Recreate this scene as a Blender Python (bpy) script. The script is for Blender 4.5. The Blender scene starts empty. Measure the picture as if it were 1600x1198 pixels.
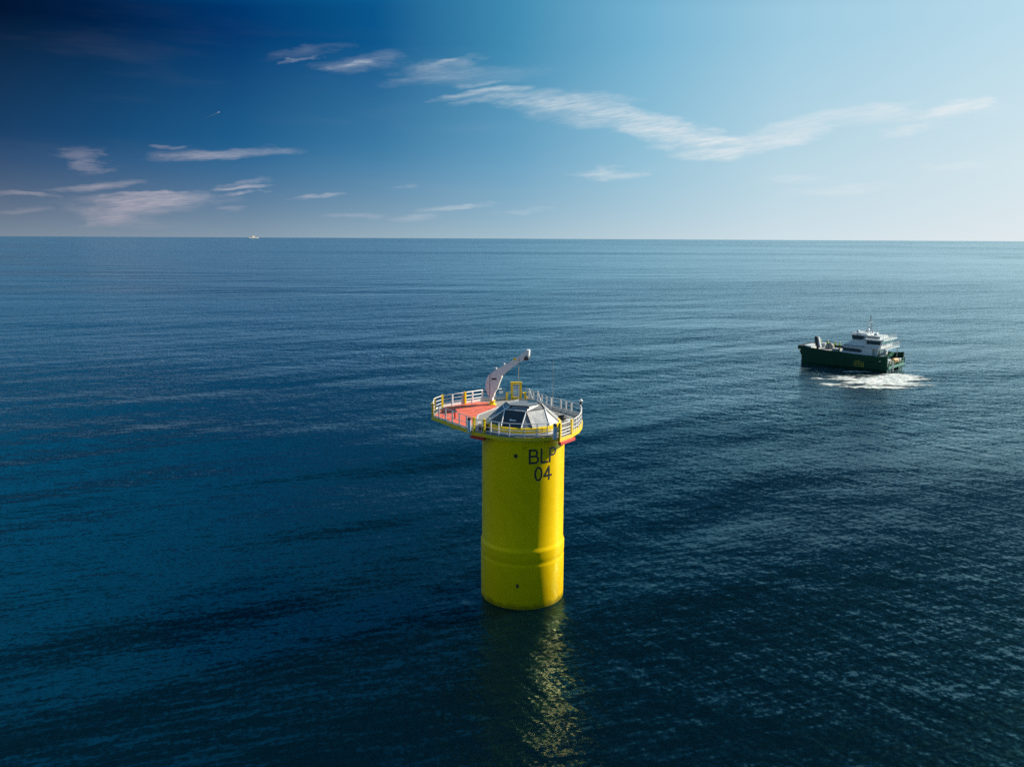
import bpy, bmesh, math, random
from math import radians as R, sin, cos, pi, sqrt, atan2, hypot
from mathutils import Vector, Matrix

random.seed(7)
C = bpy.context.scene.collection
scene = bpy.context.scene

# ------------------------------------------------------------------ camera
CAM_H = 25.7
cam = bpy.data.cameras.new('camera')
cam.sensor_width = 36.0
cam.lens = 36.0 * 1256.0 / 1600.0
cam.clip_start = 0.5
cam.clip_end = 120000.0
camo = bpy.data.objects.new('camera', cam)
C.objects.link(camo)
camo.matrix_world = (Matrix.Translation((0, 0, CAM_H)) @ Matrix.Rotation(R(90 - 10.26), 4, 'X')
                     @ Matrix.Rotation(R(0.28), 4, 'Z'))
scene.camera = camo

# ------------------------------------------------------------------ exposure
vs = scene.view_settings
vs.view_transform = 'Standard'
vs.look = 'None'
vs.exposure = 0.9
vs.gamma = 1.0
vs.use_curve_mapping = False
scene.cycles.use_denoising = False
scene.cycles.max_bounces = 8
scene.cycles.sample_clamp_indirect = 3.0
scene.cycles.caustics_reflective = False
scene.cycles.caustics_refractive = False

# ------------------------------------------------------------------ sun and sky
SUN_AZ, SUN_EL = 68.0, 32.0            # degrees: to the right of the view, above the horizon
SUN = Vector((sin(R(SUN_AZ)) * cos(R(SUN_EL)), cos(R(SUN_AZ)) * cos(R(SUN_EL)), sin(R(SUN_EL))))
sun = bpy.data.lights.new('sun', 'SUN')
sun.energy = 5.0
sun.angle = R(0.53)
sun.color = (1.0, 0.91, 0.76)
suno = bpy.data.objects.new('sun', sun)
C.objects.link(suno)
suno.rotation_euler = SUN.to_track_quat('Z', 'Y').to_euler()
suno.location = (60, 20, 80)


class X:
    """a socket with arithmetic: every operation adds a Math node"""
    def __init__(s, nt, sock): s.nt, s.k = nt, sock
    def _m(s, op, *o, clamp=False):
        n = s.nt.nodes.new('ShaderNodeMath'); n.operation = op; n.use_clamp = clamp
        for i, a in enumerate((s,) + o):
            if isinstance(a, X): s.nt.links.new(a.k, n.inputs[i])
            else: n.inputs[i].default_value = a
        return X(s.nt, n.outputs[0])
    def __add__(s, o): return s._m('ADD', o)
    __radd__ = __add__
    def __sub__(s, o): return s._m('SUBTRACT', o)
    def __mul__(s, o): return s._m('MULTIPLY', o)
    __rmul__ = __mul__
    def __truediv__(s, o): return s._m('DIVIDE', o)
    def __pow__(s, o): return s._m('POWER', o)
    def max(s, o): return s._m('MAXIMUM', o)
    def min(s, o): return s._m('MINIMUM', o)
    def abs(s): return s._m('ABSOLUTE')
    def sat(s): return s._m('ADD', 0.0, clamp=True)
    def exp(s): return s._m('EXPONENT')
    def sin(s): return s._m('SINE')
    def asin(s): return s._m('ARCSINE')
    def sqrt(s): return s._m('SQRT')
    def atan2(s, o): return s._m('ARCTAN2', o)
    def ramp(s, a, b, c=0.0, d=1.0, smooth=True):
        n = s.nt.nodes.new('ShaderNodeMapRange')
        n.interpolation_type = 'SMOOTHSTEP' if smooth else 'LINEAR'
        s.nt.links.new(s.k, n.inputs[0])
        for i, q in enumerate((a, b, c, d)): n.inputs[1 + i].default_value = q
        return X(s.nt, n.outputs[0])


def vec(nt, x, y, z):
    n = nt.nodes.new('ShaderNodeCombineXYZ')
    for i, a in enumerate((x, y, z)):
        if isinstance(a, X): nt.links.new(a.k, n.inputs[i])
        else: n.inputs[i].default_value = a
    return n.outputs[0]


def noise(nt, v, scale=1.0, detail=2.0, rough=0.5, out=0, dist=0.0):
    n = nt.nodes.new('ShaderNodeTexNoise')
    n.noise_dimensions = '3D'
    nt.links.new(v, n.inputs['Vector'])
    n.inputs['Scale'].default_value = scale
    n.inputs['Detail'].default_value = detail
    n.inputs['Roughness'].default_value = rough
    n.inputs['Distortion'].default_value = dist
    return X(nt, n.outputs[0]) if out == 0 else n.outputs[1]


def mixc(nt, fac, a, b, mode='MIX'):
    n = nt.nodes.new('ShaderNodeMix'); n.data_type = 'RGBA'; n.blend_type = mode
    for i, q in ((0, fac), (6, a), (7, b)):
        if isinstance(q, X): nt.links.new(q.k, n.inputs[i])
        elif hasattr(q, 'is_linked'): nt.links.new(q, n.inputs[i])
        elif isinstance(q, (int, float)): n.inputs[i].default_value = q
        else: n.inputs[i].default_value = (*q, 1.0)
    return n.outputs[2]


def cramp(nt, fac, stops, interp='LINEAR'):
    n = nt.nodes.new('ShaderNodeValToRGB')
    n.color_ramp.interpolation = interp
    el = n.color_ramp.elements
    while len(el) < len(stops): el.new(0.5)
    for e, (p, c) in zip(el, stops):
        e.position = p; e.color = (*c, 1.0)
    nt.links.new(fac.k, n.inputs[0])
    return n.outputs[0]

world = bpy.data.worlds.new('World')
scene.world = world
world.use_nodes = True
wt = world.node_tree
for n in list(wt.nodes): wt.nodes.remove(n)


def lin(r, g, b):
    """sRGB 0..255 to linear"""
    f = lambda c: c / 12.92 if c <= 0.04045 else ((c + 0.055) / 1.055) ** 2.4
    return tuple(f(c / 255.0) for c in (r, g, b))


def pix_dir(px, py):
    """compass azimuth and elevation (degrees) of a direction given on the 1600-wide photograph"""
    d = camo.matrix_world.to_3x3() @ Vector(((px - 800) / 1256.0, -(py - 599) / 1256.0, -1.0))
    d.normalize()
    return math.degrees(atan2(d.x, d.y)), math.degrees(math.asin(d.z))


def build_world(nt):
    tc = nt.nodes.new('ShaderNodeTexCoord')
    sep = nt.nodes.new('ShaderNodeSeparateXYZ'); nt.links.new(tc.outputs['Generated'], sep.inputs[0])
    x, y, z = (X(nt, sep.outputs[i]) for i in range(3))
    el = z.asin() * (180 / pi)
    az = x.atan2(y) * (180 / pi)
    hl = (x * x + y * y).sqrt().max(1e-4)
    cd = (x * sin(R(SUN_AZ)) + y * cos(R(SUN_AZ))) / hl           # cosine of the azimuth from the sun
    t = cd._m('MINIMUM', 1.0).max(-1.0)._m('ARCCOSINE') * (1 / pi)     # 0 at the sun, 1 opposite
    D = lambda d: d / 180.0
    # colour of the clear polarised sky round the compass by height; out of view it is shaped for light
    low = cramp(nt, t, [(0, lin(196, 214, 224)), (D(22), lin(205, 220, 228)), (D(34), lin(226, 234, 238)), (D(50), lin(206, 223, 231)), (D(68), lin(163, 190, 204)),
                        (D(86), lin(132, 153, 170)), (D(100), lin(122, 137, 154)), (D(135), lin(170, 188, 204)), (1, lin(190, 205, 216))])
    mid = cramp(nt, t, [(0, lin(130, 178, 206)), (D(17), lin(165, 203, 222)), (D(34), lin(213, 231, 238)), (D(50), lin(183, 214, 228)), (D(59), lin(148, 194, 216)),
                        (D(68), lin(106, 163, 196)), (D(77), lin(68, 130, 170)), (D(86), lin(36, 101, 148)), (D(94), lin(28, 82, 128)),
                        (D(102), lin(30, 64, 104)), (D(140), lin(120, 160, 196)), (1, lin(150, 185, 212))])
    upp = cramp(nt, t, [(0, lin(95, 155, 192)), (D(17), lin(135, 188, 214)), (D(35), lin(188, 221, 236)), (D(50), lin(158, 203, 225)), (D(59), lin(117, 179, 210)),
                        (D(68), lin(64, 140, 179)), (D(77), lin(10, 87, 141)), (D(86), lin(0, 54, 108)), (D(94), lin(0, 32, 70)),
                        (D(102), lin(3, 12, 30)), (D(140), lin(70, 122, 172)), (1, lin(100, 150, 195))])
    sky = nt.nodes.new('ShaderNodeTexSky'); sky.sky_type = 'NISHITA'; sky.sun_disc = False
    sky.sun_elevation = R(SUN_EL); sky.sun_rotation = R(SUN_AZ)
    t25 = cramp(nt, t, [(0, (.08, .2, .3)), (D(35), (.012, .08, .21)), (D(50), (.012, .10, .26)), (D(68), (.01, .17, .38)),  # unseen upper sky: darkened sunward for sea reflections, brightened behind as fill
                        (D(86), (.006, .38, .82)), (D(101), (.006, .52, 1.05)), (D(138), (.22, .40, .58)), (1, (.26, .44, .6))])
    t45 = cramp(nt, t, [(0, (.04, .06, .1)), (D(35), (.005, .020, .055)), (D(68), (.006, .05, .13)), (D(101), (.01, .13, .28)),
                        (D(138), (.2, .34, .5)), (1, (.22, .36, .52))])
    top = mixc(nt, 1.0, sky.outputs[0], TOP_TINT, 'MULTIPLY')
    f0 = el.ramp(0.0, 6.6, smooth=False)
    c = mixc(nt, (f0 * -1.0 + 1.0) ** 1.9 * -1.0 + 1.0, low, mid)
    c = mixc(nt, el.ramp(4.6, 12.6, smooth=False), c, upp)
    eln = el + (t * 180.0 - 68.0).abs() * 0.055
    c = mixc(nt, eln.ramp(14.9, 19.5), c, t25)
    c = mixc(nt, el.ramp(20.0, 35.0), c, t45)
    c = mixc(nt, el.ramp(48.0, 75.0), c, top)
    # cirrus: wind-drawn streaks placed by compass direction and height
    g = tc.outputs['Generated']
    warp = noise(nt, vec(nt, az * 0.22, el * 0.9, 0.0), 1.0, 3.0, 0.6) - 0.5
    warp2 = noise(nt, vec(nt, az * 0.5, el * 1.6, 7.0), 1.0, 4.0, 0.65) - 0.5
    u = az + warp2 * 5.0
    v = el + warp * 1.1 + warp2 * 0.5
    strokes = [  # x0, y0, x1, y1, half width, strength (photograph pixels)
        (655, 158, 855, 131, 6, .9), (690, 166, 830, 146, 6, .5), (620, 118, 768, 88, 9, .45), (650, 103, 740, 89, 4, .5), (600, 112, 700, 96, 10, .3),
        (500, 114, 655, 80, 12, .36), (520, 106, 600, 92, 3.5, .5), (400, 94, 560, 64, 8, .2), (434, 101, 502, 85, 3.5, .6), (480, 104, 610, 98, 9, .25),
        (580, 134, 790, 104, 9, .42), (660, 132, 870, 108, 14, .22), (700, 140, 800, 122, 5, .4),
        (740, 148, 1018, 157, 13, .62), (760, 160, 960, 166, 12, .5), (800, 172, 1120, 203, 20, .6), (870, 165, 1070, 186, 12, .6), (950, 195, 1185, 230, 22, .9),
        (1030, 242, 1190, 240, 9, .7), (1060, 225, 1220, 215, 10, .6), (1105, 245, 1335, 192, 12, .9), (1150, 216, 1345, 172, 11, .62), (1260, 184, 1490, 171, 15, .55),
        (1330, 168, 1440, 162, 8, .35), (1425, 186, 1562, 153, 11, .95), (1360, 211, 1475, 192, 8, .6), (885, 273, 1018, 272, 9, .75), (910, 264, 970, 262, 6, .4), (1175, 280, 1305, 281, 8, .35),
        (1215, 302, 1415, 291, 8, .42), (1425, 263, 1550, 262, 7, .3), (1480, 180, 1600, 168, 8, .25),
        (75, 240, 178, 246, 13, .55), (98, 262, 172, 262, 13, .5), (215, 250, 497, 231, 8, .85), (230, 243, 360, 239, 9, .35), (-30, 300, 95, 308, 4, .85), (60, 299, 242, 285, 5.5, .9),
        (70, 312, 395, 309, 10, .7), (90, 325, 355, 313, 15, .72), (105, 340, 270, 326, 14, .65), (120, 352, 205, 340, 10, .5), (150, 306, 305, 300, 3, 1.), (295, 298, 442, 289, 3, 1.25),
        (340, 303, 420, 300, 2.5, 1.), (335, 293, 435, 275, 6, .55), (445, 312, 550, 301, 3.5, 1.2), (330, 328, 390, 328, 6, .5),
        (485, 335, 615, 338, 6, .65), (595, 345, 705, 336, 6, .6), (635, 332, 780, 319, 5, .9), (770, 332, 860, 328, 5, .35), (120, 345, 300, 352, 8, .3),
        (-20, 330, 90, 324, 5, .5), (232, 231, 295, 228, 2.5, .5), (600, 292, 670, 288, 4, .3)]
    tot = None
    for x0, y0, x1, y1, w, s in strokes:
        (a0, e0), (a1, e1) = pix_dir(x0, y0), pix_dir(x1, y1)
        L = hypot(a1 - a0, e1 - e0); ca, sa = (a1 - a0) / L, (e1 - e0) / L
        hw = w * 0.0456 * 0.92
        along = (u - a0) * (ca / L) + (v - e0) * (sa / L)
        across = (v - e0) * (ca / hw) - (u - a0) * (sa / hw)
        # half width tapers towards both ends
        e = along * (along * -4.0 + 4.0)                       # 0 at the ends, 1 half way
        m = (e - across * across * 0.7).max(0.0).min(1.0) ** 1.5 * (s * 1.05)
        tot = m if tot is None else tot + m
    tot = tot.min(1.25)
    st = noise(nt, vec(nt, az * 0.4 + el * 0.5, el * 4.6 - az * 0.62, 3.0), 1.0, 6.0, 0.66, dist=0.5)
    fine = noise(nt, vec(nt, az * 0.9 + el, el * 15.0 - az * 2.2, 9.0), 1.0, 4.0, 0.65)
    cov = tot * (st * 1.45 + fine * 1.25 - 0.66).max(0.0)
    veil = noise(nt, vec(nt, az * 0.07, el * 0.5, 1.0), 1.0, 4.0, 0.6).ramp(0.5, 0.85, 0.0, 0.05) * el.ramp(0.5, 3.0) * el.ramp(9.0, 16.0, 1.0, 0.0)
    cov = (cov * 0.85 + veil).min(0.92)
    cc = cramp(nt, t, [(0, lin(252, 250, 248)), (D(36), lin(238, 241, 242)), (D(55), lin(222, 231, 236)), (D(68), lin(196, 211, 221)),
                       (D(80), lin(164, 176, 194)), (D(92), lin(168, 166, 180)), (D(102), lin(160, 156, 170)), (1, lin(210, 216, 224))])
    c = mixc(nt, cov, c, cc)
    bg = nt.nodes.new('ShaderNodeBackground'); nt.links.new(c, bg.inputs[0]); bg.inputs[1].default_value = 0.536
    out = nt.nodes.new('ShaderNodeOutputWorld'); nt.links.new(bg.outputs[0], out.inputs[0])


TOP_TINT = (0.10, 0.16, 0.18)       # the physical sky's strength, a touch bluer
build_world(wt)


# ------------------------------------------------------------------ helpers
def tag(o, label=None, cat=None, group=None, kind=None):
    if label: o['label'] = label
    if cat: o['category'] = cat
    if group: o['group'] = group
    if kind: o['kind'] = kind
    return o


def mesh_obj(name, bm, mats, parent=None, smooth=False, loc=None):
    me = bpy.data.meshes.new(name)
    bm.normal_update()
    bm.to_mesh(me); bm.free()
    for m in (mats if isinstance(mats, (list, tuple)) else [mats]): me.materials.append(m)
    if smooth:
        for p in me.polygons: p.use_smooth = True
    o = bpy.data.objects.new(name, me)
    C.objects.link(o)
    if parent: o.parent = parent
    if loc is not None: o.location = loc
    return o


def empty(name, loc=(0, 0, 0), rz=0.0):
    o = bpy.data.objects.new(name, None)
    C.objects.link(o)
    o.location = loc; o.rotation_euler = (0, 0, rz)
    o.empty_display_size = 0.3
    return o


def new_mat(name):
    m = bpy.data.materials.new(name); m.use_nodes = True
    nt = m.node_tree
    for n in list(nt.nodes):
        if n.type != 'OUTPUT_MATERIAL': nt.nodes.remove(n)
    return m, nt, nt.nodes['Material Output']


def principled(nt, out, col, rough=0.5, metal=0.0, ior=1.45, normal=None):
    p = nt.nodes.new('ShaderNodeBsdfPrincipled')
    for k, q in (('Base Color', col), ('Roughness', rough), ('Metallic', metal), ('IOR', ior)):
        s = p.inputs[k]
        if isinstance(q, X): nt.links.new(q.k, s)
        elif hasattr(q, 'is_linked'): nt.links.new(q, s)
        elif isinstance(q, tuple): s.default_value = (*q, 1.0)
        else: s.default_value = q
    if normal is not None: nt.links.new(normal, p.inputs['Normal'])
    nt.links.new(p.outputs[0], out.inputs[0])
    return p


# ------------------------------------------------------------------ the sea
def sea_material():
    m, nt, out = new_mat('sea_water')
    geo = nt.nodes.new('ShaderNodeNewGeometry')
    sep = nt.nodes.new('ShaderNodeSeparateXYZ'); nt.links.new(geo.outputs['Position'], sep.inputs[0])
    px, py = X(nt, sep.outputs[0]), X(nt, sep.outputs[1])
    # slow meander so that no crest is straight
    wv = noise(nt, vec(nt, px * 0.012, py * 0.012, 0.0), 1.0, 2.0, 0.5) - 0.5
    wx, wy = px + wv * 14.0, py + wv * 9.0
    # slicks and gusts: broad patches where the ripples are weaker or stronger
    gust = noise(nt, vec(nt, px * 0.0022, py * 0.0046, 4.0), 1.0, 3.5, 0.55, dist=0.8).ramp(0.39, 0.60, 0.55, 1.35)
    far = noise(nt, vec(nt, px * 0.00035, py * 0.0011, 8.0), 1.0, 3.0, 0.55, dist=1.2).ramp(0.42, 0.58, 0.65, 1.25)
    gust = gust * far
    gust2 = noise(nt, vec(nt, px * 0.03, py * 0.05, 6.0), 1.0, 3.0, 0.6).ramp(0.3, 0.7, 0.8, 1.25)
    sx = sy = None
    for i, (az, lam, stretch, slope, det, g) in enumerate(WAVES):
        # crests run along az; the slope lies across them
        ca, sa = cos(R(az)), sin(R(az))
        a = wx * (sa / (lam * stretch)) + wy * (ca / (lam * stretch))        # along the crest
        b = wx * (ca / lam) - wy * (sa / lam)                               # across it
        eps = 0.06
        h0 = noise(nt, vec(nt, a, b, 3.7 * i + 0.3), 1.0, det, 0.5)
        h1 = noise(nt, vec(nt, a, b + eps, 3.7 * i + 0.3), 1.0, det, 0.5)
        s = (h1 - h0) * (slope / eps)
        if g == 1: s = s * gust
        elif g == 2: s = s * gust * gust2
        sx = s * ca if sx is None else sx + s * ca
        sy = s * (-sa) if sy is None else sy + s * (-sa)
    # the smallest ripples run every way
    rp = nt.nodes.new('ShaderNodeSeparateXYZ')
    nt.links.new(noise(nt, vec(nt, px * 3.4, py * 3.4, 2.0), 1.0, 2.0, 0.5, out=1), rp.inputs[0])
    k = gust * gust2 * RIPPLE
    sx = sx + (X(nt, rp.outputs[0]) - 0.5) * k
    sy = sy + (X(nt, rp.outputs[1]) - 0.5) * k
    nn = nt.nodes.new('ShaderNodeVectorMath'); nn.operation = 'NORMALIZE'
    nt.links.new(vec(nt, sx * -1.0, sy * -1.0, 1.0), nn.inputs[0])
    # light scattered back from deep water spreads sideways for metres, so shadows on it melt away
    body = nt.nodes.new('ShaderNodeSubsurfaceScattering'); body.falloff = 'BURLEY'
    body.inputs['Color'].default_value = (*SEA_COL, 1.0)
    body.inputs['Scale'].default_value = 22.0
    body.inputs['Radius'].default_value = (0.5, 0.9, 1.2)
    # mirror glints from the facets drawn above, and a softer lobe for the capillary ripples too small to draw
    gs = nt.nodes.new('ShaderNodeBsdfGlossy'); gs.inputs['Roughness'].default_value = 0.10
    gr = nt.nodes.new('ShaderNodeBsdfGlossy'); gr.inputs['Roughness'].default_value = 0.30
    gl = nt.nodes.new('ShaderNodeMixShader'); nt.links.new(gust.ramp(0.35, 1.6, SOFT - 0.25, SOFT + 0.22, smooth=False).k, gl.inputs[0])
    nt.links.new(gs.outputs[0], gl.inputs[1]); nt.links.new(gr.outputs[0], gl.inputs[2])
    fr = nt.nodes.new('ShaderNodeFresnel'); fr.inputs[0].default_value = 1.333
    nt.links.new(nn.outputs[0], fr.inputs['Normal'])
    # reflections are tinted in the mirror colour itself: bluish face-on and neutral at grazing angles
    edge = X(nt, fr.outputs[0])
    nt.links.new(mixc(nt, edge.ramp(0.12, 0.60, smooth=False), SEA_TINT, (0.66, 0.92, 1.0)), gr.inputs['Color'])
    nt.links.new(mixc(nt, edge.ramp(0.12, 0.60, smooth=False), SHARP_TINT, (0.72, 0.92, 0.98)), gs.inputs['Color'])
    for q in (gs, gr): nt.links.new(nn.outputs[0], q.inputs['Normal'])
    mx = nt.nodes.new('ShaderNodeMixShader')
    nt.links.new(fr.outputs[0], mx.inputs[0]); nt.links.new(body.outputs[0], mx.inputs[1]); nt.links.new(gl.outputs[0], mx.inputs[2])
    nt.links.new(mx.outputs[0], out.inputs[0])
    return m


# crest azimuth, wavelength, crest length / wavelength, slope, detail, gust
WAVES = [(84, 30.0, 2.8, 0.060, 1.0, 0), (58, 9.0, 3.4, 0.072, 1.0, 0), (100, 3.4, 3.0, 0.060, 2.0, 1), (-35, 1.5, 4.5, 0.080, 2.0, 2),
         (72, 1.0, 3.2, 0.105, 2.0, 1)]
RIPPLE = 0.38
SOFT = 0.54
SHARP_TINT = (0.60, 0.76, 0.80)
SEA_COL = (0.0002, 0.0040, 0.0074)
SEA_TINT = (0.20, 0.78, 1.0)

bm = bmesh.new()
radii = [0.0] + [6.0 * (25000.0 / 6.0) ** (i / 60.0) for i in range(61)]
NS = 128
ctr = bm.verts.new((0, 0, 0))
prev = None
for r in radii[1:]:
    ring = [bm.verts.new((r * cos(2 * pi * j / NS), r * sin(2 * pi * j / NS), 0.0)) for j in range(NS)]
    for j in range(NS):
        k = (j + 1) % NS
        if prev is None: bm.faces.new((ctr, ring[j], ring[k]))
        else: bm.faces.new((prev[j], ring[j], ring[k], prev[k]))
    prev = ring
sea = mesh_obj('sea', bm, sea_material(), smooth=True)
tag(sea, 'calm deep blue sea with fine ripples reaching the horizon', 'sea', kind='structure')


# ------------------------------------------------------------------ mesh builders
def box(bm, c, s, rz=0.0, M=None, mi=0):
    """box of full size s centred on c"""
    T = Matrix.Translation(c) @ Matrix.Rotation(rz, 4, 'Z') @ Matrix.Diagonal((*s, 1.0))
    if M is not None: T = M @ T
    r = bmesh.ops.create_cube(bm, size=1.0, matrix=T)
    if mi:
        for f in {f for v in r['verts'] for f in v.link_faces}: f.material_index = mi


def tube(bm, pts, rad, n=8, mi=0, caps=True):
    """round bar through pts; rad is one radius or one per point"""
    pts = [Vector(p) for p in pts]
    rads = rad if isinstance(rad, (list, tuple)) else [rad] * len(pts)
    rings = []
    for i, p in enumerate(pts):
        a = pts[max(i - 1, 0)]; b = pts[min(i + 1, len(pts) - 1)]
        d = (b - a).normalized()
        ref = Vector((0, 0, 1)) if abs(d.z) < 0.9 else Vector((1, 0, 0))
        s = d.cross(ref).normalized(); t = s.cross(d)
        rings.append([bm.verts.new(p + (s * cos(2 * pi * k / n) + t * sin(2 * pi * k / n)) * rads[i]) for k in range(n)])
    for r0, r1 in zip(rings, rings[1:]):
        for k in range(n):
            f = bm.faces.new((r0[k], r0[(k + 1) % n], r1[(k + 1) % n], r1[k])); f.material_index = mi
    if caps:
        for r in (rings[0][::-1], rings[-1]):
            f = bm.faces.new(r); f.material_index = mi


def prism(bm, poly, z0, z1, mi=0, top_mi=None):
    """vertical prism over a plan polygon"""
    if sum(a[0] * b[1] - b[0] * a[1] for a, b in zip(poly, poly[1:] + poly[:1])) < 0: poly = poly[::-1]
    lo = [bm.verts.new((x, y, z0)) for x, y in poly]
    hi = [bm.verts.new((x, y, z1)) for x, y in poly]
    n = len(poly)
    for i in range(n):
        f = bm.faces.new((lo[i], lo[(i + 1) % n], hi[(i + 1) % n], hi[i])); f.material_index = mi
    f = bm.faces.new(hi); f.material_index = mi if top_mi is None else top_mi
    f = bm.faces.new(lo[::-1]); f.material_index = mi


def extrude_xz(bm, poly, y0, y1, mi=0):
    """side profile given in x, z, extruded along y"""
    a = [bm.verts.new((x, y0, z)) for x, z in poly]
    b = [bm.verts.new((x, y1, z)) for x, z in poly]
    n = len(poly)
    fs = [bm.faces.new((a[i], a[(i + 1) % n], b[(i + 1) % n], b[i])) for i in range(n)]
    fs += [bm.faces.new(a[::-1]), bm.faces.new(b)]
    for f in fs: f.material_index = mi
    bmesh.ops.recalc_face_normals(bm, faces=fs)


def lathe(bm, prof, n=96, mi=0):
    rings = []
    for r, z in prof:
        rings.append([bm.verts.new((r * cos(2 * pi * k / n), r * sin(2 * pi * k / n), z)) for k in range(n)])
    for r0, r1 in zip(rings, rings[1:]):
        for k in range(n):
            f = bm.faces.new((r0[k], r0[(k + 1) % n], r1[(k + 1) % n], r1[k])); f.material_index = mi
    f = bm.faces.new(rings[-1]); f.material_index = mi
    f = bm.faces.new(rings[0][::-1]); f.material_index = mi


def poly_face(bm, pts, thick, mi=0):
    """flat plate through pts, thickened backwards along its normal"""
    v = [bm.verts.new(p) for p in pts]
    f = bm.faces.new(v); f.normal_update()
    n = f.normal.copy()
    w = [bm.verts.new(Vector(p) - n * thick) for p in pts]
    k = len(pts)
    fs = [f, bm.faces.new(w[::-1])] + [bm.faces.new((v[i], w[i], w[(i + 1) % k], v[(i + 1) % k])) for i in range(k)]
    for q in fs: q.material_index = mi
    return n


# ------------------------------------------------------------------ materials
def paint(name, col, rough=0.4, vary=0.10, scale=1.2, metal=0.0, streak=0.0, col2=None, bump=0.0, tint=None, wet=False):
    """painted or coated surface: base colour with weathered or shade-toned patches of a second colour and uneven gloss"""
    m, nt, out = new_mat(name)
    tc = nt.nodes.new('ShaderNodeTexCoord'); o = tc.outputs['Object']
    n1 = noise(nt, o, scale, 5.0, 0.6)
    dirt_or_shade = col2 or tuple(c * 0.6 for c in col)
    f = n1.ramp(0.42, 0.75, 0.0, vary * 2)
    if streak:
        mp = nt.nodes.new('ShaderNodeMapping'); mp.inputs['Scale'].default_value = (2.2, 2.2, 0.12)
        nt.links.new(o, mp.inputs[0])
        f = f + noise(nt, mp.outputs[0], 1.0, 4.0, 0.6).ramp(0.5, 0.8, 0.0, streak)
    c = mixc(nt, f.min(1.0), col, dirt_or_shade)
    if wet:                                            # algae and salt left by the waves round the waterline
        sp = nt.nodes.new('ShaderNodeSeparateXYZ'); nt.links.new(o, sp.inputs[0])
        hgt = X(nt, sp.outputs[2]) + (noise(nt, o, 1.6, 4.0, 0.6) - 0.5) * 0.7
        c = mixc(nt, hgt.ramp(0.05, 0.50, 0.75, 0.0), c, (0.16, 0.15, 0.012))
    rg = noise(nt, o, scale * 3.0, 3.0, 0.5).ramp(0.3, 0.7, rough * 0.8, rough * 1.25)
    nrm = None
    if bump:
        b = nt.nodes.new('ShaderNodeBump'); b.inputs['Strength'].default_value = bump; b.inputs['Distance'].default_value = 0.02
        nt.links.new(noise(nt, o, scale * 8.0, 3.0, 0.5).k, b.inputs['Height']); nrm = b.outputs[0]
    p = principled(nt, out, c, rg, metal, 1.5, nrm)
    if tint: p.inputs['Specular Tint'].default_value = (*tint, 1.0)
    return m


YEL = paint('yellow_coating', (0.90, 0.60, 0.002), 0.31, 0.10, 0.5, metal=0.10, streak=0.22, col2=(0.70, 0.46, 0.004), tint=(1.0, 0.60, 0.06), wet=True)
YELP = paint('yellow_paint', (0.80, 0.56, 0.01), 0.35, 0.12, 2.0)
BLACK = paint('black_marking', (0.012, 0.013, 0.014), 0.5, 0.2, 3.0, col2=(0.03, 0.03, 0.028))
RED = paint('red_paint', (0.55, 0.03, 0.02), 0.4, 0.2, 2.0)
REDDECK = paint('red_deck_paint', (0.60, 0.125, 0.070), 0.6, 0.42, 1.6, col2=(0.30, 0.055, 0.035))  # darker red patches are deck shadows put into the colour
GALV = paint('galvanised_steel', (0.62, 0.63, 0.63), 0.4, 0.2, 4.0, metal=0.25, col2=(0.42, 0.43, 0.44))
ALU = paint('aluminium', (0.74, 0.75, 0.76), 0.35, 0.15, 4.0, metal=0.15)
WHITE = paint('white_paint', (0.78, 0.78, 0.76), 0.4, 0.1, 2.0)
CRANE = paint('grey_crane_paint', (0.64, 0.67, 0.70), 0.4, 0.14, 1.2)
DARK = paint('dark_rubber', (0.02, 0.022, 0.025), 0.5, 0.2, 3.0)
GLASS = paint('dark_glazing', (0.015, 0.03, 0.04), 0.08, 0.2, 1.5)
FILM = paint('pale_sunlit_sheet', (0.33, 0.35, 0.36), 0.3, 0.15, 2.0)  # pale cover panels, sunlight put into their colour
SILVER = paint('silver_sheet', (0.20, 0.22, 0.23), 0.3, 0.2, 2.5, metal=0.3)
BLUEP = paint('pale_blue_paint', (0.42, 0.55, 0.68), 0.4, 0.1, 2.0)
SHADE_BLUE = paint('shade_blue_paint', (0.10, 0.17, 0.24), 0.4, 0.1, 2.0)  # shade along the front deck edge put into the toe plate's colour
ROPE = paint('steel_rope', (0.55, 0.47, 0.30), 0.5, 0.1, 4.0)


def grating_mat():
    m, nt, out = new_mat('deck_grating')
    tc = nt.nodes.new('ShaderNodeTexCoord'); o = tc.outputs['Object']
    w = nt.nodes.new('ShaderNodeTexBrick'); nt.links.new(o, w.inputs['Vector'])
    w.inputs['Scale'].default_value = 3.0
    w.inputs['Color1'].default_value = (0.34, 0.33, 0.30, 1); w.inputs['Color2'].default_value = (0.27, 0.27, 0.25, 1)
    w.inputs['Mortar'].default_value = (0.12, 0.12, 0.12, 1); w.inputs['Mortar Size'].default_value = 0.03
    c = mixc(nt, noise(nt, o, 1.0, 4.0, 0.6).ramp(0.4, 0.7, 0.0, 0.5), w.outputs[0], (0.19, 0.19, 0.185))
    principled(nt, out, c, 0.6)
    return m


GRATE = grating_mat()

# ------------------------------------------------------------------ the foundation
AX, AY = 0.82, 55.78
ZD = 12.45                                          # deck level
found = empty('turbine_foundation', (AX, AY, 0.0))
tag(found, 'tall yellow cylindrical offshore foundation with a railed platform on top, marked BLP 04', 'offshore foundation')

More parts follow.
